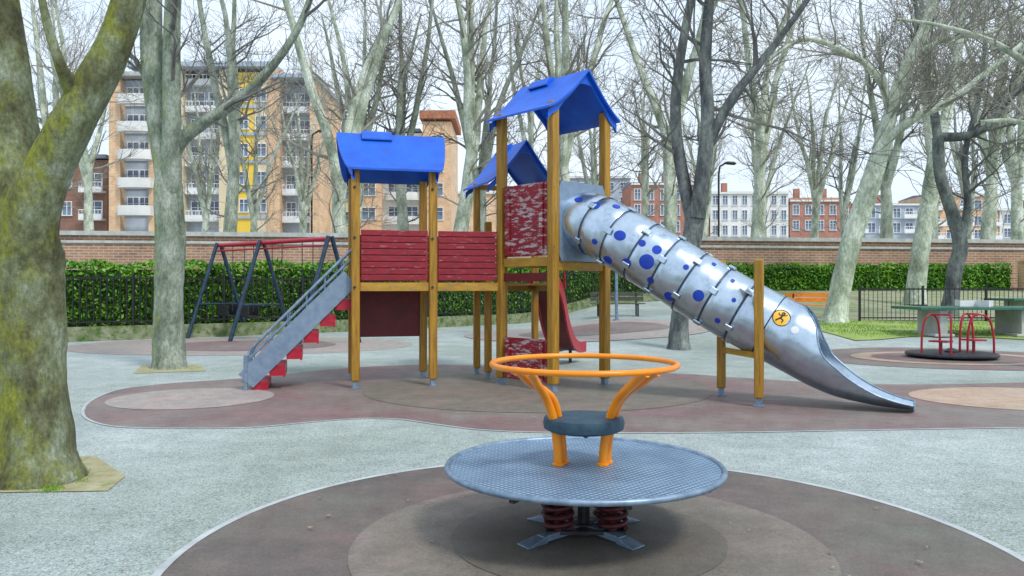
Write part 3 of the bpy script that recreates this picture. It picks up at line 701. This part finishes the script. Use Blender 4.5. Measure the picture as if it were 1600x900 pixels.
def hedge(P,off,w_,z0,z1,n,label,seed,ls=.07):
    rr=random.Random(seed); T=thing('hedge',label,'hedge',P[0])
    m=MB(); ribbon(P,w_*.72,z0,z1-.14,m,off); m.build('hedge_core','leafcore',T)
    m=MB(); cumL=[0]
    for a,b in zip(P,P[1:]): cumL.append(cumL[-1]+(b-a).length)
    for _ in range(n):
        s_=rr.uniform(0,cumL[-1]); i=0
        while i<len(cumL)-2 and cumL[i+1]<s_: i+=1
        f=(s_-cumL[i])/(cumL[i+1]-cumL[i]); p=P[i].lerp(P[i+1],f); t=(P[i+1]-P[i]); t.z=0; t.normalize(); n_=Vector((-t.y,t.x,0))
        bmp=.05*math.sin(s_*2.3+seed)+.03*math.sin(s_*5.1)
        if rr.random()<.68:
            z=rr.uniform(z0+.02,z1+bmp); q=p+n_*(off-w_/2-.04+rr.gauss(0,.05)+bmp*.5)+Z*z
        else: q=p+n_*(off+rr.uniform(-w_/2,w_/2))+Z*(z1+bmp+rr.gauss(0,.04))
        a=Vector((rr.gauss(0,1),rr.gauss(0,1),rr.gauss(.3,1))).normalized(); b=a.cross(Vector((rr.gauss(0,1),rr.gauss(0,1),rr.gauss(0,1)))).normalized(); l=ls*rr.uniform(.7,1.4)
        m.add([q-a*l,q+b*l*.45,q+a*l,q-b*l*.45],[(0,1,2,3)])
    m.build('foliage','leaf',T)
LH=[Vector((p.x,p.y,1.4+.0310*p.y-2.14)) for p in LV]
hedge(LH,.62,.8,.1,2.14,36000,'long clipped green hedge behind the iron railing',1,.066)
HP=[Vector((12.0+i*1.0,40,1.2)) for i in range(15)]
hedge(HP,.4,.9,0,1.38,7500,'clipped hedge on the raised bank at right, below the brick wall',2,.085)
wa=Vector((-60,30.5,0)); wb=Vector((75,49.2,0)); wd=(wb-wa).normalized(); wr=math.atan2(wd.y,wd.x); wc=(wa+wb)/2; wl=(wb-wa).length
T=thing('brick_wall','long old brick retaining wall with pale stone coping behind the hedges','wall',wc)
T.rotation_euler=(0,0,wr)
def lbox(c,d,name,mat):
    me=MB(); me.box(Vector(c),d); s0=OFF[T.name]; OFF[T.name]=Vector((0,0,0)); o=me.build(name,mat,T); OFF[T.name]=s0; return o
lbox((0,0,1.75),(wl,.6,3.5),'wall_body','brickwall'); lbox((0,-.03,3.56),(wl,.72,.12),'stone_band','concrete'); lbox((0,.02,3.74),(wl,.5,.24),'upper_course','brickwall'); lbox((0,-.02,3.96),(wl,.78,.2),'coping','concrete')
m=MB(); m.add([wa+Vector((0,.3,3.2)),wb+Vector((0,.3,3.2)),Vector((300,400,3.2)),Vector((-300,400,3.2))],[(0,1,2,3)]); tag(m.build('embankment_road','concrete'),None,None,kind='structure')
m=MB(); m.box((27.3,39.6,1.95),(1.8,1.0,1.6)); m.box((27.3,39.6,2.79),(1.95,1.15,.09)); tag(m.build('brick_pier','brickor'),'small orange brick pier at the right edge, at the end of the hedge','brick pier')
# ---------------------------------------------------------------- trees
def rot_away(d,ang,rr):
    ax=d.cross(Vector((rr.gauss(0,1),rr.gauss(0,1),rr.gauss(0,1))))
    if ax.length<1e-4: ax=d.orthogonal()
    return (Matrix.Rotation(ang,3,ax.normalized())@d).normalized()
def grow(out,p,d,L,r,depth,rr,up=.10,wob=.16,nch=(4,5,6,6),rmin=.008,ratio=(.42,.72)):
    n=5 if depth>1 else 4; pts=[p.copy()]; rad=[r]
    for i in range(n):
        d=(d+Vector((rr.gauss(0,wob),rr.gauss(0,wob),rr.gauss(0,wob)+up))).normalized(); p=p+d*(L/n); pts.append(p.copy()); rad.append(max(rmin,r*(1-.78*(i+1)/n)))
    out.append((pts,rad))
    if depth>0:
        for k in range(nch[depth-1] if depth-1<len(nch) else 5):
            t=rr.uniform(.22,1.0); f=t*n; i=min(n-1,int(f)); q=pts[i].lerp(pts[i+1],f-i); dd=(pts[i+1]-pts[i]).normalized()
            grow(out,q,rot_away(dd,R(rr.uniform(22,58)),rr),L*rr.uniform(*ratio),max(rmin,rad[i]*rr.uniform(.42,.62)),depth-1,rr,up,wob,nch,rmin,ratio)
def limbs_mesh(mb,lst,near=False,rr=None):
    for pts,rad in lst:
        r=max(rad); sd=10 if r>.12 else (6 if r>.05 else (4 if r>.02 else 3))
        mb.tube(pts,rad,sd,False)
def proto_tree(kind,seed):
    rr=random.Random(seed); tw=[]
    Hf=rr.uniform(4.5,7.5); lean=Vector((rr.gauss(0,.05),rr.gauss(0,.04),1)).normalized(); r0=.42
    pts=[Vector((0,0,0))]; rad=[r0*1.35]; d=lean
    for i in range(9):
        d=(d+Vector((rr.gauss(0,.035),rr.gauss(0,.035),.03))).normalized(); pts.append(pts[-1]+d*(Hf/9)); rad.append(r0*(1.05 if i<1 else 1-.03*i)*rr.uniform(.96,1.04))
    top=pts[-1]; stems=[]
    ns=rr.choice((2,3,3,4))
    for k in range(ns):
        a=2*PI*k/ns+rr.uniform(-.5,.5); s=rr.uniform(.10,.32); dd=Vector((math.cos(a)*s,math.sin(a)*s,1)).normalized(); L=rr.uniform(12,16); p=top-d*.3; pp_=[p.copy()]; rd_=[r0*.72]
        for i in range(9):
            dd=(dd+Vector((rr.gauss(0,.07),rr.gauss(0,.07),.05))).normalized(); p=p+dd*(L/9); pp_.append(p.copy()); rd_.append(r0*.66*(1-.82*(i+1)/9)+.01)
        stems.append((pp_,rd_))
        for j in range(9):
            f=rr.uniform(.8,9); i=min(8,int(f)); q=pp_[i].lerp(pp_[i+1],f-i)
            grow(tw,q,rot_away(dd,R(rr.uniform(25,70)),rr),rr.uniform(2.2,4.6),max(.03,rd_[i]*.36),2,rr,.07,.17,(5,5),.011)
    for j in range(3):
        i=rr.randint(4,8); grow(tw,pts[i],rot_away(Vector((0,0,1)),R(rr.uniform(45,80)),rr),rr.uniform(2,4),.06,2,rr,.05,.2,(4,5),.011)
    T=thing('plane_tree','x','tree',(0,0,0),'bare plane trees behind the brick wall')
    m=MB(); m.tube(pts,rad,14,False,.05,rr)
    for pp_,rd_ in stems: m.tube(pp_,rd_,9,False,.04,rr)
    m.build('trunk','plane' if kind==0 else 'planedk',T,True)
    m=MB(); limbs_mesh(m,tw); m.build('crown','twig' if kind==0 else 'twigdk',T); return T
protos=[proto_tree(0 if k in (0,2,4) else 1,11+7*k) for k in range(5)]
BT=[(142,41,.62,0,'slender pale plane tree before the dark brown brick building'),
(358,43,.95,1,'pale plane tree in front of the yellow panelled flats'),
(398,60,.8,3,'thin far plane tree beside the yellow panels of the flats'),
(315,62,.75,4,'far thin plane tree in front of the white balconies'),
(522,40,1.10,0,'thick pale plane tree just left of the left blue roof'),
(548,43,.85,2,'second pale trunk close behind the left blue roof'),
(632,44,.85,1,'plane tree rising between the two blue roofs'),
(716,41,.98,2,'pale plane tree left of the tall tower'),
(752,46,.90,3,'darker plane tree directly behind the tall tower posts'),
(832,58,.9,0,'far plane tree seen between the tall tower posts'),
(890,42,1.0,4,'plane tree above the top of the tube slide'),
(925,66,.85,1,'far thin plane tree right of the tall tower'),
(996,50,.62,2,'small spreading plane tree above the middle of the tube slide'),
(1040,44,1.0,0,'pale leaning plane tree behind the dark forked tree'),
(1183,43,.95,0,'pale plane tree just left of the white town house windows'),
(1196,62,.8,4,'thin plane tree behind the pale trunk at the white house'),
(1272,52,.72,2,'slim plane tree in front of the red brick houses'),
(1322,68,.85,1,'far plane tree behind the leaning foreground tree'),
(1386,43,.85,3,'plane tree between the leaning tree and the mottled tree'),
(1460,58,.85,0,'far plane tree behind the crooked dark tree'),
(1542,44,.95,4,'pale plane tree near the right edge above the hedge'),
(1588,50,.95,2,'rightmost plane tree behind the brick wall'),
(470,70,.9,2,'distant plane tree at the right corner of the yellow flats'),
(1095,75,.9,4,'distant plane tree in front of the red town house'),
(1510,74,.95,1,'distant plane tree before the grey modern flats'),
(60,50,1.0,2,'plane tree behind the mossy foreground trunk')]
used=set(); rr=random.Random(3)
for px,D,s_,k,lab in BT:
    loc=((px-800)/F*D,D,3.2 if D>40 else 0)
    if k not in used:
        used.add(k); o=protos[k]; o.location=loc; o.rotation_euler=(0,0,rr.uniform(0,6.28)); o.scale=(s_,s_,s_); o['label']=lab
    else: dup(protos[k],loc,rr.uniform(0,6.28),s_,lab)
def custom(name,label,limbs,trunkmat,twigmat,seed,near=True,sprout=(6,2,2.2),rmin=.006,lob=.06,cat='tree',start=1,nch=(5,6)):
    rr=random.Random(seed); base=W(*limbs[0][0][:3]); base.z=h(base.x,base.y)
    T=thing(name,label,cat,base); mt=MB(); tw=[]; mb=MB()
    for li,lm in enumerate(limbs):
        pts=[(*W(x,y,D),w_/2/F*D) for x,y,D,w_ in lm]; sp=smoothpath(pts,7 if near else 4); P=[Vector(p[:3]) for p in sp]; rd=[max(rmin,p[3]) for p in sp]
        if li==0:
            if P[0].z>base.z-.1: P.insert(0,P[0]-Z*.15); rd.insert(0,rd[0]*1.08)
            for i in range(1,len(rd)-1): rd[i]*=rr.uniform(.975,1.025)
            mt.tube(P,rd,26 if rd[0]>.2 else 14,False,lob,rr)
        else:
            (mt if rd[0]>.05 else mb).tube(P,rd,22 if rd[0]>.1 else 9,False,lob*.7,rr)
        if li>=start:
            L=sum((b-a).length for a,b in zip(P,P[1:]))
            for j in range(max(2,int(sprout[0]*L/2.5))):
                f=rr.uniform(.2,1)*(len(P)-1); i=min(len(P)-2,int(f)); q=P[i].lerp(P[i+1],f-i); dd=(P[i+1]-P[i]).normalized()
                grow(tw,q,rot_away(dd,R(rr.uniform(25,70)),rr),sprout[2]*rr.uniform(.5,1.3),max(rmin*2,min(.05,rd[i]*.45)),sprout[1],rr,.06,.18,nch,rmin)
    mt.build('trunk',trunkmat,T,True); limbs_mesh(mb,tw); mb.build('crown',twigmat,T); return T
D1=5.6
custom('mossy_tree','big old tree with yellow green moss, cut by the left edge of the picture',[
 [(60,768,D1,150),(57,735,D1,128),(54,690,D1,110),(51,600,D1,98),(48,500,D1,93),(46,420,D1,93),(45,385,D1,90),(44,350,D1,74),(44,328,D1,40)],
 [(46,520,D1+.03,50),(44,460,D1+.03,76),(42,400,D1+.05,86),(32,320,D1+.1,82),(22,230,D1+.1,76),(12,140,D1+.1,70),(2,50,D1+.1,62),(-10,-60,D1+.1,54),(-30,-300,D1+.1,34)],
 [(46,520,D1-.01,50),(46,450,D1-.02,76),(46,385,D1-.05,83),(54,322,D1-.1,76),(80,258,D1-.12,68),(112,195,D1-.15,62),(145,135,D1-.15,58),(178,70,D1-.15,52),(206,-20,D1-.15,46),(250,-220,D1-.1,34)],
 [(122,160,D1-.18,30),(106,125,D1-.26,23),(92,95,D1-.32,17),(72,30,D1-.33,13),(55,-60,D1-.33,9)]],'bark1','twigdk',2,True,(1.5,2,.9),.004,.06,start=3)
custom('grey_tree','grey forked tree with a long side branch, left of the metal stairs',[
 [(265,582,13.4,66),(265,568,13.4,52),(264,520,13.4,45),(264,450,13.4,42),(266,380,13.4,45),(262,300,13.4,41),(264,250,13.4,36),(264,235,13.4,24)],
 [(262,310,13.4,30),(256,255,13.4,32),(246,180,13.5,33),(238,100,13.5,33),(236,20,13.5,32),(240,-80,13.5,26),(250,-250,13.5,18)],
 [(265,300,13.35,28),(267,250,13.3,30),(268,190,13.2,28),(268,100,13.2,26),(271,0,13.2,24),(285,-120,13.2,18)],
 [(270,240,13.35,26),(284,218,13.3,22),(318,192,13.2,19),(372,156,13.1,16),(428,100,13,13),(470,35,13,11),(500,-50,13,8)]],'bark2','twigdk',3,True,(2.4,2,1.5),.005,.06,start=1,nch=(4,5))
custom('dark_tree','dark forked tree standing right behind the tube slide',[
 [(1061,541,17.4,38),(1061,525,17.4,30),(1064,480,17.4,27),(1070,430,17.4,27),(1081,370,17.4,30),(1087,325,17.4,30)],
 [(1084,350,17.4,24),(1070,290,17.5,20),(1058,220,17.6,18),(1056,150,17.6,16),(1068,60,17.6,14),(1090,-50,17.6,11)],
 [(1089,340,17.3,26),(1100,260,17.2,24),(1106,180,17.2,21),(1102,100,17.2,19),(1108,0,17.2,15),(1120,-120,17.2,10)],
 [(1104,230,17.2,16),(1140,160,17,15),(1190,95,16.9,12),(1240,30,16.9,9),(1290,-40,16.9,7)]],'barkdk','twigdk',4,True,(4,2,2.5),.007,.06)
custom('leaning_tree','pale mottled tree leaning right, beside the orange bench',[
 [(1303,508,23.8,46),(1306,490,23.8,36),(1315,440,23.8,31),(1332,370,23.8,30),(1352,312,23.8,30),(1372,250,23.8,28)],
 [(1370,258,23.8,26),(1388,190,23.8,22),(1410,120,23.8,20),(1442,50,23.8,16),(1470,-40,23.8,12)],
 [(1380,225,23.7,16),(1420,190,23.4,13),(1480,160,23,11),(1545,110,22.8,9),(1620,50,22.6,7)],
 [(1392,180,23.7,14),(1372,120,23.5,11),(1320,80,23.2,8),(1255,62,23,7),(1200,95,22.9,4)],
 [(1425,90,23.8,11),(1480,60,23.6,9),(1550,50,23.4,6),(1620,20,23.4,5)]],'plane','twig',5,True,(5,2,2.6),.009,.06)
custom('crooked_tree','crooked dark grey tree behind the first tennis table',[
 [(1482,500,27,30),(1486,470,27,24),(1492,420,27,22),(1500,385,27,22),(1490,340,27,19),(1470,275,27,17),(1466,215,27,16)],
 [(1466,220,27,14),(1455,150,27,11),(1440,80,27,8),(1430,0,27,6)],
 [(1468,214,27,15),(1510,212,26.8,13),(1545,195,26.6,11),(1580,150,26.5,9),(1625,110,26.4,7)],
 [(1500,380,27,14),(1512,320,27.1,11),(1508,240,27.2,9),(1530,150,27.2,7),(1540,60,27.2,5)]],'barkdk','twigdk',6,True,(5,2,2.6),.009,.06)
custom('mottled_tree','straight pale mottled tree left of the crooked dark tree',[
 [(1430,470,33,34),(1433,440,33,28),(1440,380,33,26),(1452,310,33,24),(1462,240,33,22)],
 [(1460,250,33,18),(1450,160,33,15),(1452,60,33,12),(1460,-60,33,9)],
 [(1464,240,33,18),(1485,150,33,15),(1500,60,33,12),(1510,-60,33,8)]],'plane','twig',8,True,(4,2,3),.010,.06)
custom('overhanging_tree','tree cut by the right edge with thin branches reaching in from above',[
 [(1730,560,13,60),(1722,400,13,48),(1715,250,13,44),(1700,120,13,40)],
 [(1712,200,13,22),(1640,130,12.8,14),(1560,70,12.6,9),(1470,40,12.5,6),(1400,30,12.4,4)],
 [(1714,260,13,20),(1650,215,13,12),(1590,190,12.8,8),(1530,190,12.7,5)],
 [(1700,130,13,28),(1650,20,13,20),(1590,-80,13,14)]],'plane','twig',9,True,(5,2,1.2),.005,.06)
def rect(name,px,mat,z=.006): return sheet(name,[(G(*p).x,G(*p).y) for p in px],z,mat)
rect('tree_pit',[(-90,772),(168,768),(196,745),(150,714),(-60,712)],'sand')
rect('tree_pit',[(208,584),(322,580),(312,570),(222,571)],'sand'); rect('tree_pit',[(1020,546),(1102,545),(1092,537),(1030,537)],'sand')
m=MB(); rr=random.Random(8)
for i in range(1400):
    b=G(116+rr.gauss(0,9),743+rr.gauss(0,5)) if i<900 else G(80+rr.gauss(0,8),764+rr.gauss(0,3)); a=rr.uniform(0,6.28); l=rr.uniform(.01,.035)
    m.add([b+Vector((-.003,0,.005)),b+Vector((.003,0,.005)),b+Vector((math.cos(a)*.02,math.sin(a)*.02,l))],[(0,1,2)])
tag(m.build('moss_tufts','grass'),'small green moss and grass tufts at the foot of the mossy tree','moss',kind='stuff')
# ---------------------------------------------------------------- buildings
WM={}
def winpart(T,cx,y,cz,w_,hh,frame='white',mull=1):
    key=(round(w_,2),round(hh,2),frame,mull)
    if key not in WM:
        f=MB(); t=.09
        f.box((0,-.03,hh/2-t/2),(w_,.10,t)); f.box((0,-.05,-hh/2+t/2),(w_+.16,.2,t)); 
        for s_ in (-1,1): f.box((s_*(w_/2-t/2),-.03,0),(t,.10,hh-2*t))
        for k in range(mull): 
            x=-w_/2+w_*(k+1)/(mull+1); f.box((x,-.03,0),(t*.8,.07,hh-2*t))
        f.box((0,-.028,hh*.16),(w_-2*t,.05,t*.5))
        g_=MB(); g_.box((0,-.012,0),(w_-.12,.03,hh-.12))
        sv=OFF.get(T.name); OFF[T.name]=Vector((0,0,0)); a=f.build('window',frame,T); b=g_.build('pane','glass',a); OFF[T.name]=sv; WM[key]=(a.data,b.data)
    else:
        a=bpy.data.objects.new('window',WM[key][0]); col.objects.link(a); a.parent=T
        b=bpy.data.objects.new('pane',WM[key][1]); col.objects.link(b); b.parent=a
    a.location=Vector((cx,y,cz))-OFF[T.name]
def XB(px,D): return (px-800)/F*D
def ZB(py,D): return CH+(450-py)/F*D
def block(T,px0,px1,pt,D,mat,back=10,z0=3,dy=0,name='wall'):
    x0,x1=XB(px0,D),XB(px1,D); zt=ZB(pt,D); m=MB(); m.box(((x0+x1)/2,D+dy+back/2,(z0+zt)/2),(x1-x0,back,zt-z0)); return m.build(name,mat,T)
def slab(T,px0,px1,pt,D,th,mat,out=.5,back=10.5,name='roof'):
    x0,x1=XB(px0,D),XB(px1,D); zt=ZB(pt,D); m=MB(); m.box(((x0+x1)/2,D-out+(back+out)/2,zt+th/2),(x1-x0,back+out,th)); return m.build(name,mat,T)
def balcony(T,px0,px1,py,D,out=1.1,solid=True,dy=0,curved=False):
    x0,x1=XB(px0,D),XB(px1,D); z=ZB(py,D); xc=(x0+x1)/2; y0=D+dy; m=MB()
    if curved:
        n=10; poly=[(x1,y0)]+[(xc+(x1-xc)*math.cos(PI*i/n*1.0)*1.0,y0-out*math.sin(PI*i/n)**.5) for i in range(1,n)]+[(x0,y0)]
        m.prism(poly[::-1],z,z+.2); b=m.build('balcony','cream',T)
        m=MB(); vs=[];fs=[]
        for p in poly: vs+=[Vector((p[0],p[1],z+.18)),Vector((p[0],p[1],z+1.0)),Vector((xc+(p[0]-xc)*.95,y0+(p[1]-y0)*.92,z+1.0)),Vector((xc+(p[0]-xc)*.95,y0+(p[1]-y0)*.92,z+.18))]
        for i in range(len(poly)-1):
            a=4*i;q_=a+4
            for k in range(4): fs.append((a+k,a+(k+1)%4,q_+(k+1)%4,q_+k))
        m.add(vs,fs); m.build('parapet','cream',b); return
    m.box((xc,y0-out/2,z+.11),(x1-x0,out,.22)); b=m.build('balcony','cream',T); m=MB()
    if solid: m.box((xc,y0-out+.06,z+.45),(x1-x0,.1,.46))
    m.box((xc,y0-out+.06,z+1.12),(x1-x0,.06,.08)); n=int((x1-x0)/.35)
    for k in range(n+1): m.box((x0+.04+(x1-x0-.08)*k/n,y0-out+.06,z+.66),(.06,.04,.9))
    m.build('balcony_rail','white',b)
D=80.0
T=thing('apartment_building','tall orange brick apartment block with white balconies and yellow panels','building',(XB(330,D),D,3))
FL=[345,302,258,215,172]
block(T,170,188,122,D,'brickor',12); block(T,188,232,122,D,'greyrender',12,dy=.9); block(T,232,245,122,D,'brickor',12); block(T,245,283,108,D,'warm',12,dy=.4); block(T,283,342,126,D,'greyrender',10,dy=1.6); block(T,342,366,108,D,'warm',12)
block(T,366,396,112,D,'yellow',12,dy=.25); block(T,396,418,112,D,'warm',12,dy=.2); block(T,418,437,108,D,'brickor',12); block(T,437,484,126,D,'greyrender',10,dy=1.5); block(T,484,492,122,D,'brickor',12)
slab(T,200,430,106,D,.5,'greyrender',.6,12.5); slab(T,425,496,124,D,.4,'greyrender',.8,11,'cornice'); slab(T,164,250,120,D,.4,'concrete',.5,12,'cornice')
for y in FL+[130]:
    if y>150: balcony(T,186,240,y-8,D,1.0,True,0,True)
    balcony(T,284,341,y,D,.9,True,1.6)
    if y<=130: continue
    balcony(T,438,483,y+2,D,.9,True,1.5)
    winpart(T,XB(202,D),D+.88,ZB(y-24,D),1.3,2.0); winpart(T,XB(220,D),D+.88,ZB(y-24,D),1.1,2.0); winpart(T,XB(256,D),D+.38,ZB(y-18,D),1.0,1.5); winpart(T,XB(273,D),D+.38,ZB(y-18,D),.8,1.5)
    winpart(T,XB(300,D),D+1.58,ZB(y-18,D),1.5,2.1); winpart(T,XB(326,D),D+1.58,ZB(y-18,D),1.3,2.1)
    winpart(T,XB(449,D),D+1.48,ZB(y-16,D),1.1,2.1); winpart(T,XB(470,D),D+1.48,ZB(y-16,D),1.3,2.1)
    winpart(T,XB(380,D),D+.23,ZB(y-24,D),1.0,1.45); winpart(T,XB(407,D),D+.18,ZB(y-24,D),1.20,1.45)
    m=MB(); m.box((XB(392,D),D+.14,ZB(y-6,D)),(3.2,.12,.3)); m.build('sill_band','greyrender',T)
D=84.0
T=thing('low_brick_house','dark brown brick building with shallow balconies at far left','building',(XB(130,D),D,3))
block(T,70,168,250,D,'brickdk',10); slab(T,66,169,248,D,.4,'slate')
for y in (345,302): 
    balcony(T,130,166,y,D,1.0,True,0); winpart(T,XB(148,D),D-.02,ZB(y-17,D),1.8,2.0); winpart(T,XB(105,D),D-.02,ZB(y-19,D),1.1,1.6)
D=98.0
T=thing('orange_roofed_flats','cream and orange flats with grey roof slabs behind the left blue roof','building',(XB(600,D),D,3))
block(T,496,556,215,D,'warm',12,dy=.6); block(T,556,596,228,D,'brickor',12); block(T,596,660,205,D,'cream',12,dy=1.2); block(T,660,705,190,D,'brickor',12); slab(T,552,600,226,D,.4,'slate'); slab(T,494,551,213,D,.4,'slate')
slab(T,601,655,203,D,.4,'slate',-1.0); slab(T,656,712,186,D,1.0,'tile'); 
for y in (350,312,275,238):
    balcony(T,600,656,y,D,1.3,True,1.2,True); winpart(T,XB(614,D),D+1.18,ZB(y-17,D),1.6,2); winpart(T,XB(642,D),D+1.18,ZB(y-17,D),1.6,2); winpart(T,XB(683,D),D-.02,ZB(y-16,D),1.6,1.7)
    winpart(T,XB(508,D),D+.58,ZB(y-10,D),1.3,1.7); winpart(T,XB(545,D),D+.58,ZB(y-10,D),1.3,1.7); balcony(T,516,537,y,D,.9,True,.6)
    if y>250: winpart(T,XB(576,D),D-.02,ZB(y-16,D),1.8,1.7)
D=125.0
def house(name,label,px0,px1,pt,mat,roofmat,rows,cols,ww,wh,rh=8,chim=2,balc=False):
    x0,x1=XB(px0,D),XB(px1,D); T=thing(name,label,'building',((x0+x1)/2,D,3)); block(T,px0,px1,pt,D,mat,10)
    zt=ZB(pt,D); zr_=ZB(pt-rh,D); m=MB(); e=.05
    m.add([(x0-e,D-.4,zt),(x1+e,D-.4,zt),(x1+e,D+10.4,zt),(x0-e,D+10.4,zt),(x0-e,D+5,zr_),(x1+e,D+5,zr_)],[(0,1,5,4),(2,3,4,5),(3,0,4),(1,2,5),(3,2,1,0)]); r=m.build('roof',roofmat,T)
    m=MB(); m.box(((x0+x1)/2,D-.2,zt-.18),(x1-x0+.06,.36,.3)); m.build('cornice','cream',T)
    for k in range(chim):
        m=MB(); xc=x0+(x1-x0)*(k+.6)/(chim+.2); m.box((xc,D+4.5,zr_+.4),(.9,.7,2.0)); m.build('chimney','brickred',r)
    for py in rows:
        for k in range(cols):
            xc=x0+(x1-x0)*(k+.5)/cols; winpart(T,xc,D-.02,ZB(py,D),ww,wh,'white',1)
            if balc and k%2==0: balcony(T,800+F*(xc-1.2)/D,800+F*(xc+1.2)/D,py+9,D,.9,True)
house('red_town_house','red brick town house with grey roof seen above the tube slide',986,1108,286,'brickred','slate',(304,328,354),6,1.1,1.9,8,3)
house('white_town_house','white town house with rows of tall windows and a red tiled roof',1110,1232,300,'cream','tile',(313,336,360),8,.95,1.7,6,2)
house('brick_terrace','low red brick terrace right of the white town house',1234,1330,312,'brickred','tile',(328,352),5,1.1,1.7,9,2)
house('grey_modern_flats','grey and brick modern flats behind the leaning tree',1332,1450,318,'greyrender','slate',(333,356),6,1.3,1.7,5,1,True)
house('brick_flats','orange brick flats with balconies towards the right edge',1452,1560,304,'brickor','slate',(320,345,366),5,1.3,1.6,4,1,True)
house('far_right_flats','pale flats at the far right edge of the picture',1562,1700,326,'cream','slate',(342,364),6,1.2,1.6,4,1)
D=140.0
house('far_grey_block','pale grey rooftop block with vents, right of the tall tower',880,985,276,'greyrender','slate',(292,315,340),5,1.4,1.7,3,0)
D=128.0
house('far_brick_flats','far brick flats glimpsed between the blue roofs',714,876,300,'brickor','tile',(318,345),6,1.4,1.9,6,2)
for px,py,D,lab in ((1123,255,70,'dark street lamp on the embankment before the white town house'),(487,205,70,'dark street lamp on the embankment at the corner of the flats')):
    x=XB(px,D); zt=ZB(py,D); T=thing('street_lamp',lab,'street lamp',(x,D,3.2)); m=MB(); m.tube([(x,D,3.2),(x,D,zt-1),(x+.1,D,zt-.3),(x+.6,D,zt)],.09,8,True); m.build('pole','black',T,True)
    m=MB(); m.tube([(x+.5,D,zt),(x+.8,D,zt+.02),(x+1.4,D,zt-.02),(x+1.6,D,zt-.05)],[.08,.16,.17,.05],10); m.build('lamp_head','black',T,True)
